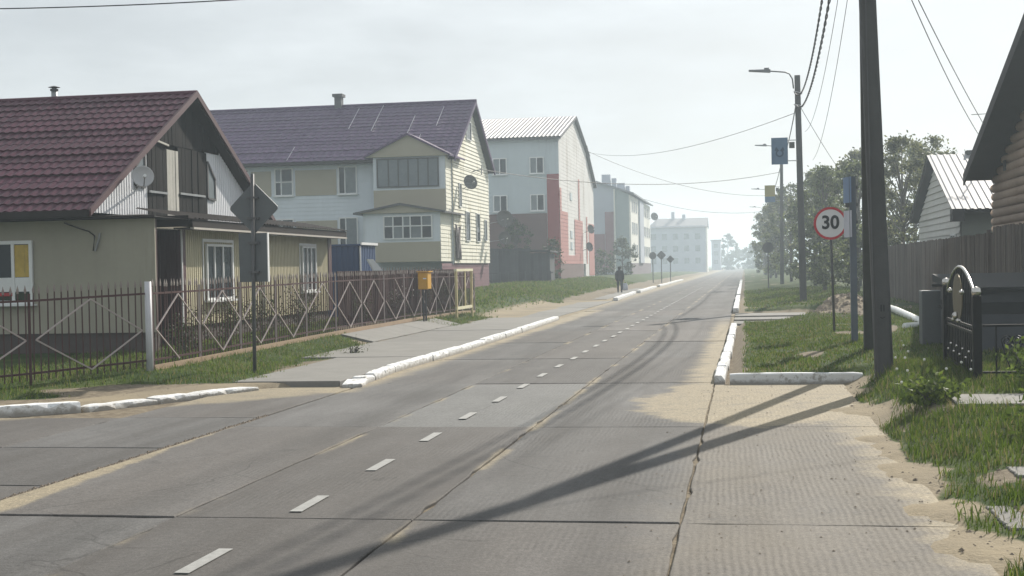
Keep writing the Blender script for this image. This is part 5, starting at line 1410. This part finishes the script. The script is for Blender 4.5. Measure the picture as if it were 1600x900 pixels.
    bm_.build('sack', simple('pale_blue_plastic', (.42, .44, .50), .5, .25, 8), b, True)
    MB().tube([(cx - .1, cy, z0 + .64), (cx - .07, cy, z0 + .76), (cx + .02, cy, z0 + .79), (cx + .1, cy, z0 + .74), (cx + .12, cy, z0 + .64)], .014, 6).build('handle', simple('white_plastic', (.7, .7, .68), .5, .1, 8), b, True)
person()

# ------------------------------------------------------------------ foliage
def leaf_mat(name, c1, c2, trans=.35):
    m = Mat(name); n = m.noise(.9, 4); col = m.mul(m.mix((n * .55 + m.isl() * .45).step(.25, .75), c1, c2), m.isl() * .5 + .75)
    m.set(col, .6, spec=.25)
    tr = m.nt.nodes.new('ShaderNodeBsdfTranslucent'); m.nt.links.new(m.mul(col, m.isl() * .3 + 1.1), tr.inputs[0])
    mx = m.nt.nodes.new('ShaderNodeMixShader'); mx.inputs[0].default_value = trans
    m.nt.links.new(m.b.outputs[0], mx.inputs[1]); m.nt.links.new(tr.outputs[0], mx.inputs[2]); m.nt.links.new(mx.outputs[0], m.outn.inputs[0])
    return m.mat
M_LEAF = leaf_mat('birch_leaf', (.060, .078, .034), (.12, .14, .06), .5)
M_LEAF2 = leaf_mat('willow_leaf', (.065, .078, .038), (.14, .145, .068), .5)
M_LEAFD = leaf_mat('dark_shrub_leaf', (.034, .044, .018), (.07, .085, .032), .35)
M_BARK = simple('grey_bark', (.10, .09, .08), .9, .4, 3, bump=.02, bscale=12)

def leaves_mesh(name, pts, size, mat, aspect=.55, rng=nprng, droop=0.0):
    """one small rhombic leaf per point, random orientation"""
    n = len(pts); pts = np.asarray(pts, float)
    a = rng.normal(size=(n, 3)); a[:, 2] -= droop; a /= np.linalg.norm(a, axis=1)[:, None]
    b = np.cross(a, rng.normal(size=(n, 3))); b /= np.linalg.norm(b, axis=1)[:, None]
    s_ = (size * rng.uniform(.6, 1.35, n))[:, None]
    v = np.stack([pts - a*s_*.5, pts + b*s_*aspect*.5, pts + a*s_*.5, pts - b*s_*aspect*.5], 1).reshape(-1, 3)
    me = bpy.data.meshes.new(name); me.vertices.add(4*n); me.vertices.foreach_set('co', v.ravel().astype(np.float32))
    me.loops.add(4*n); me.loops.foreach_set('vertex_index', np.arange(4*n, dtype=np.int32))
    me.polygons.add(n); me.polygons.foreach_set('loop_start', np.arange(0, 4*n, 4, dtype=np.int32)); me.polygons.foreach_set('loop_total', np.full(n, 4, np.int32))
    me.materials.append(mat); me.update(); return me
def tree(label, x, y, h, rx, nleaf, size, mat, crown_lo=.22, name='tree', cat='tree', group=None, seed=0, lean=0.0):
    rng = np.random.default_rng(seed + 100); z0 = zg(x, y)
    t = thing(name, label, cat, (x, y, z0), group)
    mb = MB(); tr = .045 + h * .011
    mb.tube([(x, y, z0 - .2), (x + .1 * lean, y, z0 + h * .3), (x + lean * .5, y + .1, z0 + h * .62), (x + lean, y, z0 + h * .93)], [tr, tr * .8, tr * .5, tr * .12], 8)
    ncl = int(40 + h * 7); cl = []
    for i in range(ncl):
        k = rng.uniform(crown_lo, 1.0); env = rx * (math.sin(math.pi * min(1, (k - crown_lo) / (1 - crown_lo) * .86 + .12)) ** .7) * rng.uniform(.45, 1.08)
        a = rng.uniform(0, 2 * math.pi); c_ = (x + lean * k + env * math.cos(a), y + env * math.sin(a), z0 + h * k)
        cl.append((c_, rng.uniform(.16, .52) * (.55 + .25 * rx)))
        if i % 3 == 0: mb.tube([(x + lean * k * .8, y, z0 + h * k * .72), ((x + lean * k + c_[0]) / 2, (y + c_[1]) / 2, z0 + h * k * .9), c_], [tr * .35, tr * .22, .012], 5, cap=False)
    mb.build('trunk', M_BARK, t, True)
    wts = np.array([c_[1] ** 2 for c_ in cl]); idx = rng.choice(ncl, nleaf, p=wts / wts.sum())
    cc = np.array([c_[0] for c_ in cl])[idx]; rr = np.array([c_[1] for c_ in cl])[idx]
    d = rng.normal(size=(nleaf, 3)); d /= np.linalg.norm(d, axis=1)[:, None]
    p_ = cc + d * (rr * np.abs(rng.normal(.55, .38, nleaf)))[:, None] * np.array([1, 1, .75])
    p_[:, 2] = np.maximum(p_[:, 2], z0 + .15)
    link('crown', leaves_mesh('crown', p_, size, mat, rng=rng), t)
    return t
TR = [ (7.0, 63, 6.9, 2.0, 'leafy tree rising left of the silver-roofed house, tallest of the near trees'), (5.4, 68, 6.2, 1.9, 'rounded tree just right of the near concrete pole'), (9.2, 71, 7.6, 2.6, 'broad tree standing behind the silver roof'),
       (4.3, 76, 6.6, 1.9, 'small tree behind the blue information post'), (6.8, 84, 8.0, 2.4, 'tree with loose crown between near pole and banner pole'), (4.6, 92, 7.4, 2.0, 'tree behind the speed limit sign, mid row'),
       (5.3, 104, 8.0, 2.3, 'tree just right of the banner pole, in light haze'), (3.9, 118, 8.2, 2.0, 'hazy tree behind the second lamp pole'), (3.6, 136, 8.6, 2.0, 'hazy tree overhanging the verge far down the right side'),
       (3.4, 152, 8.8, 2.1, 'bluish hazy tree at the left edge of the right-hand row'), (3.2, 172, 9.0, 2.2, 'faint hazy tree, farthest but one of the right-hand row'), (3.0, 195, 9.0, 2.3, 'farthest faint tree of the right-hand row'),
       (8.2, 112, 9.5, 3.0, 'tall hazy tree back from the verge'), (11, 92, 9.0, 3.2, 'wide tree crown behind the house with the metal roof') ]
for i, (x, y, h, rx, lb) in enumerate(TR):
    tree(lb, x, y, h, rx, int(8000 if y < 100 else 4600), .17 if y < 80 else (.21 if y < 120 else .3), M_LEAF if i % 2 else M_LEAF2, .06 if i != 8 else .2, group='trees along the right verge', seed=i)
tree('slender leafy tree in front of the red-cornered block', -14.2, 101.5, 3.0, .8, 2200, .14, M_LEAFD, .08, seed=40)
tree('bushy tree against the brown lower wall of the red-cornered block', -17.0, 102, 4.6, 1.4, 3600, .16, M_LEAFD, .05, seed=41)
tree('dark bush at the corner of the long hazy block', -13.2, 150, 4.0, 1.7, 2400, .24, M_LEAFD, .03, name='bush', cat='bush', seed=42)
tree('low dark bush left of the walking person near the hazy block', -15.0, 140, 2.6, 2.0, 1800, .24, M_LEAFD, .03, name='bush', cat='bush', seed=43)
for i, (x, y, h, rx, lb) in enumerate(((-5.5, 470, 12, 3.5, 'pointed tree nearly lost in the haze at the end of the street'), (-2, 520, 7, 7, 'faint round tree in the haze straight down the street'), (5, 440, 8, 7, 'faint tree in the haze right of the street end'))):
    tree(lb, x, y, h, rx, 5000, .6, M_LEAFD, .0, group='far trees in the haze', seed=60 + i)
def shrub(label, x, y, h, rx, n, size, mat, seed, flowers=False, name='shrub', cat='shrub', group=None):
    rng = np.random.default_rng(seed); z0 = zg(x, y); t = thing(name, label, cat, (x, y, z0), group); mb = MB(); tips = []
    for k in range(9):
        a = rng.uniform(0, 6.28); r_ = rx * rng.uniform(.2, .95); tip = (x + r_ * math.cos(a), y + r_ * math.sin(a), z0 + h * rng.uniform(.5, 1)); tips.append(tip)
        mb.tube([(x + .1 * math.cos(a), y + .1 * math.sin(a), z0 - .05), (x + r_ * .5 * math.cos(a), y + r_ * .5 * math.sin(a), z0 + h * .4), tip], [.014, .01, .004], 4, cap=False)
    mb.build('stems', M_BARK, t)
    tips = np.array(tips); idx = rng.integers(0, 9, n); k = rng.uniform(.25, 1.05, n)[:, None]
    p_ = np.array([x, y, z0]) * (1 - k) + tips[idx] * k + rng.normal(size=(n, 3)) * .13 * (.5 + rx)
    p_[:, 2] = np.maximum(p_[:, 2], z0 + .03)
    link('foliage', leaves_mesh('foliage', p_, size, mat, rng=rng), t)
    if flowers:
        m_ = 60; i2 = rng.integers(0, 9, m_); p2 = tips[i2] + rng.normal(size=(m_, 3)) * .12
        stuff(link('flowers', leaves_mesh('flowers', p2, .06, M_FLOWER, .9, rng), t))
    return t
M_FLOWER = simple('pale_petal', (.6, .55, .5), .8, .1, 9)
M_WEED = leaf_mat('bright_weed_leaf', (.06, .095, .016), (.11, .15, .028), .4)
SHR = [(-11.3, 26.6, .9, .5, 'dark shrub behind the fence below the left annex window'), (-11.3, 28.6, 1.0, .6, 'dark shrub behind the fence next to the road sign post'), (-11.4, 31.5, 1.1, .7, 'dark spreading shrub behind the fence between the annex windows'), (-11.3, 34.0, 1.1, .7, 'twiggy shrub behind the fence before the right annex window'),
       (-10.75, 37.5, .9, .4, 'shrub behind the fence past the annex window'), (-10.75, 41.5, .95, .45, 'pale-flowered shrub behind the fence under the blue shed'), (-10.75, 45.5, 1.0, .45, 'dark shrub behind the fence by the yellow mailbox'), (-10.75, 48.5, 1.0, .45, 'dark shrub behind the far end of the fence')]
for i, (x, y, h, rx, lb) in enumerate(SHR): shrub(lb, x, y, h, rx, 900, .06, M_LEAFD, 200 + i, flowers=i in (3, 5), group='garden shrubs behind the picket fence')
shrub('sprawling weed growing through the pavement edge in front of the fence', -8.6, 29.2, .22, .28, 160, .04, M_LEAFD, 230, name='weed', cat='weed')
WD = [(2.95, 13.6, .55, .45, 'broad-leaved green weed clump at the right edge, nearest'), (3.5, 14.4, .5, .5, 'broad-leaved weed clump at the right edge behind the nearest one'), (3.5, 17.6, .5, .45, 'bright weed clump under the iron railing'), (4.1, 17.8, .55, .5, 'weed clump under the iron railing at the right edge'), (2.1, 16.3, .22, .3, 'small low weed tuft on the dirt beside the concrete')]
for i, (x, y, h, rx, lb) in enumerate(WD): shrub(lb, x, y, h, rx, 650, .085, M_WEED, 240 + i, name='weed', cat='weed', group='weeds on the right bank')

# ------------------------------------------------------------------ grass
def blade_mat():
    m = Mat('grass_blade'); n = m.noise(.9, 4); i_ = m.isl()
    col = m.mul(m.mix((n * .6 + i_ * .4).step(.25, .75), (.055, .095, .010), (.112, .158, .022)), i_ * .5 + .75)
    col = m.mix((i_ + (m.noise(2.6, 4) - .5) * .9).step(.74, .92), col, (.17, .145, .07))     # dry straw among the green
    m.set(col, .6, spec=.25); tr = m.nt.nodes.new('ShaderNodeBsdfTranslucent'); m.nt.links.new(m.mul(col, i_ * .3 + 1.1), tr.inputs[0])
    mx = m.nt.nodes.new('ShaderNodeMixShader'); mx.inputs[0].default_value = .4
    m.nt.links.new(m.b.outputs[0], mx.inputs[1]); m.nt.links.new(tr.outputs[0], mx.inputs[2]); m.nt.links.new(mx.outputs[0], m.outn.inputs[0])
    return m.mat
M_BLADE = blade_mat()
def grass(name, label, x0, x1, y0, y1, per_m2, hmin, hmax, wid, seed, dens=None):
    rng = np.random.default_rng(seed); n = int((x1 - x0) * (y1 - y0) * per_m2)
    x = rng.uniform(x0, x1, n); y = rng.uniform(y0, y1, n); g_, _ = cover(x, y)
    cl = vnoise(x, y, 2.2) * .6 + vnoise(x + 5, y, 6) * .4
    keep = (g_ * (.35 + 1.1 * cl) > rng.uniform(.14, .95, n)); x, y, cl = x[keep], y[keep], cl[keep]; n = len(x); z = zt(x, y)
    h = rng.uniform(hmin, hmax, n) * (.55 + .9 * cl) * np.where(rng.random(n) < .05, 2.0, 1.0); a = rng.uniform(0, 6.28, n); la = rng.uniform(0, 6.28, n); ln = h * rng.uniform(.1, .75, n)
    w = wid * rng.uniform(.6, 1.4, n)
    b0 = np.stack([x - np.cos(a)*w/2, y - np.sin(a)*w/2, z - .01], 1); b1 = np.stack([x + np.cos(a)*w/2, y + np.sin(a)*w/2, z - .01], 1)
    m0 = np.stack([x - np.cos(a)*w*.35 + np.cos(la)*ln*.3, y - np.sin(a)*w*.35 + np.sin(la)*ln*.3, z + h*.6], 1); m1 = np.stack([x + np.cos(a)*w*.35 + np.cos(la)*ln*.3, y + np.sin(a)*w*.35 + np.sin(la)*ln*.3, z + h*.6], 1)
    tp_ = np.stack([x + np.cos(la)*ln, y + np.sin(la)*ln, z + h], 1)
    v = np.stack([b0, b1, m1, m0, tp_], 1).reshape(-1, 3); me = bpy.data.meshes.new(name); me.vertices.add(5*n); me.vertices.foreach_set('co', v.ravel().astype(np.float32))
    base = np.arange(n, dtype=np.int32)[:, None] * 5; li = np.concatenate([base + np.array([[0, 1, 2, 3]]), base + np.array([[3, 2, 4]])], 1).ravel().astype(np.int32)
    me.loops.add(7*n); me.loops.foreach_set('vertex_index', li); me.polygons.add(2*n)
    ls = (np.arange(n, dtype=np.int32)[:, None] * 7 + np.array([[0, 4]])).ravel().astype(np.int32); lt = np.tile(np.array([4, 3], np.int32), n)
    me.polygons.foreach_set('loop_start', ls); me.polygons.foreach_set('loop_total', lt); me.materials.append(M_BLADE); me.update()
    o = stuff(link(name, me)); tag(o, label, 'grass'); return o
grass('grass', 'short green grass on the right bank round pole and gate', 1.4, 6.2, 8, 22, 1000, .03, .12, .010, 1)
grass('grass', 'short mown grass on the verge behind the white right-hand kerb', -.3, 5.8, 22, 44, 480, .02, .07, .014, 2)
grass('grass', 'grass on the far right verge beyond the driveway', -.3, 5.8, 50, 90, 90, .04, .10, .03, 3)
grass('grass', 'grass strip between the left kerb and the picket fence', -13.5, -7.2, 16.5, 34, 420, .03, .09, .012, 4)
grass('grass', 'grass round the mailbox and yellow frame', -12.5, -8.0, 34, 52, 300, .03, .10, .018, 5)
grass('grass', 'grass bank in front of the apartment blocks', -16, -8.5, 52, 130, 70, .04, .12, .05, 6)

# dandelion clocks in the grass by the near pole
M_STEM = simple('dandelion_stem', (.10, .13, .04), .7, .2, 5); M_PUFF = simple('dandelion_down', (.75, .74, .70), .9, .05, 9)
for i, (x, y) in enumerate(((2.05, 19.6), (2.1, 18.9), (2.05, 18.2), (1.95, 18.5), (2.3, 20.3), (2.75, 18.4), (2.82, 18.1), (2.45, 17.6), (2.35, 18.9), (2.6, 23.6), (1.9, 17.5))):
    z0 = zg(x, y); h = rnd.uniform(.16, .3)
    t = thing('dandelion', 'white dandelion clock on a thin stem in the grass round the near pole', 'dandelion', (x, y, z0), 'dandelions by the near pole')
    MB().tube([(x, y, z0), (x + rnd.uniform(-.02, .02), y, z0 + h * .6), (x, y, z0 + h)], .003, 4).build('stem', M_STEM, t)
    MB().lathe((x, y, z0 + h + .02), (0, 0, 1), [(0, -.018), (.013, -.013), (.018, 0), (.013, .013), (0, .018)], 10).build('seed_head', M_PUFF, t, True)

# loose earth clods on the heap and stones on the dirt
M_CLOD = simple('dry_clod', (.19, .155, .12), .95, .3, 6)
pebs = MB(); rng = np.random.default_rng(5)
def pebble(mb, x, y, z, r):
    o = len(mb.v)
    for k in range(6):
        a = k * math.pi / 3; q = r * rng.uniform(.7, 1.2); mb.v.append((x + q * math.cos(a), y + q * math.sin(a), z))
    mb.v.append((x, y, z + r * rng.uniform(.4, .8)))
    for k in range(6): mb.f.append((o + k, o + (k+1) % 6, o + 6)); mb.mi.append(0)
for _ in range(900):
    x, y = rng.normal(2.9, .8), rng.normal(44, 1.8); pebble(pebs, x, y, zg(x, y) - .01, rng.uniform(.02, .1))
for _ in range(1100):
    x, y = rng.uniform(1.35, 3.0), rng.uniform(8, 21.5); pebble(pebs, x, y, zg(x, y) - .004, rng.uniform(.006, .028))
for _ in range(260):
    x, y = rng.uniform(-.9, 1.5), rng.uniform(8, 21.5); pebble(pebs, x, y, .001, rng.uniform(.004, .014))
for _ in range(350):
    y = rng.uniform(17.5, 50); x = float(left_edge(y)) - rng.uniform(.3, 2.2); pebble(pebs, x, y, zg(x, y) - .004, rng.uniform(.008, .03))
for _ in range(900):
    y = rng.uniform(7.5, 17.5); x = -6.345 + rng.normal(0, .018); pebble(pebs, x, y, -.01, rng.uniform(.012, .035))
tag(stuff(pebs.build('loose_stones', M_CLOD)), 'small stones and clods scattered on the dirt and on the earth heap', 'stones')

# ------------------------------------------------------------------ haze: the smoky air
HZ_DENS = 0.0014
hm = bpy.data.materials.new('haze_air'); hm.use_nodes = True; hn = hm.node_tree; hn.nodes.clear()
ho = hn.nodes.new('ShaderNodeOutputMaterial'); hv = hn.nodes.new('ShaderNodeVolumePrincipled')
hv.inputs['Color'].default_value = (.74, .86, .96, 1); hv.inputs['Density'].default_value = HZ_DENS; hv.inputs['Anisotropy'].default_value = .35
hn.links.new(hv.outputs[0], ho.inputs['Volume'])
hz = MB().box((-2650, -2650, -1.2), (2650, 2650, 19.0)).build('haze', hm); stuff(hz); tag(hz, 'pale smoky haze filling the street and thickening into the distance', 'haze')
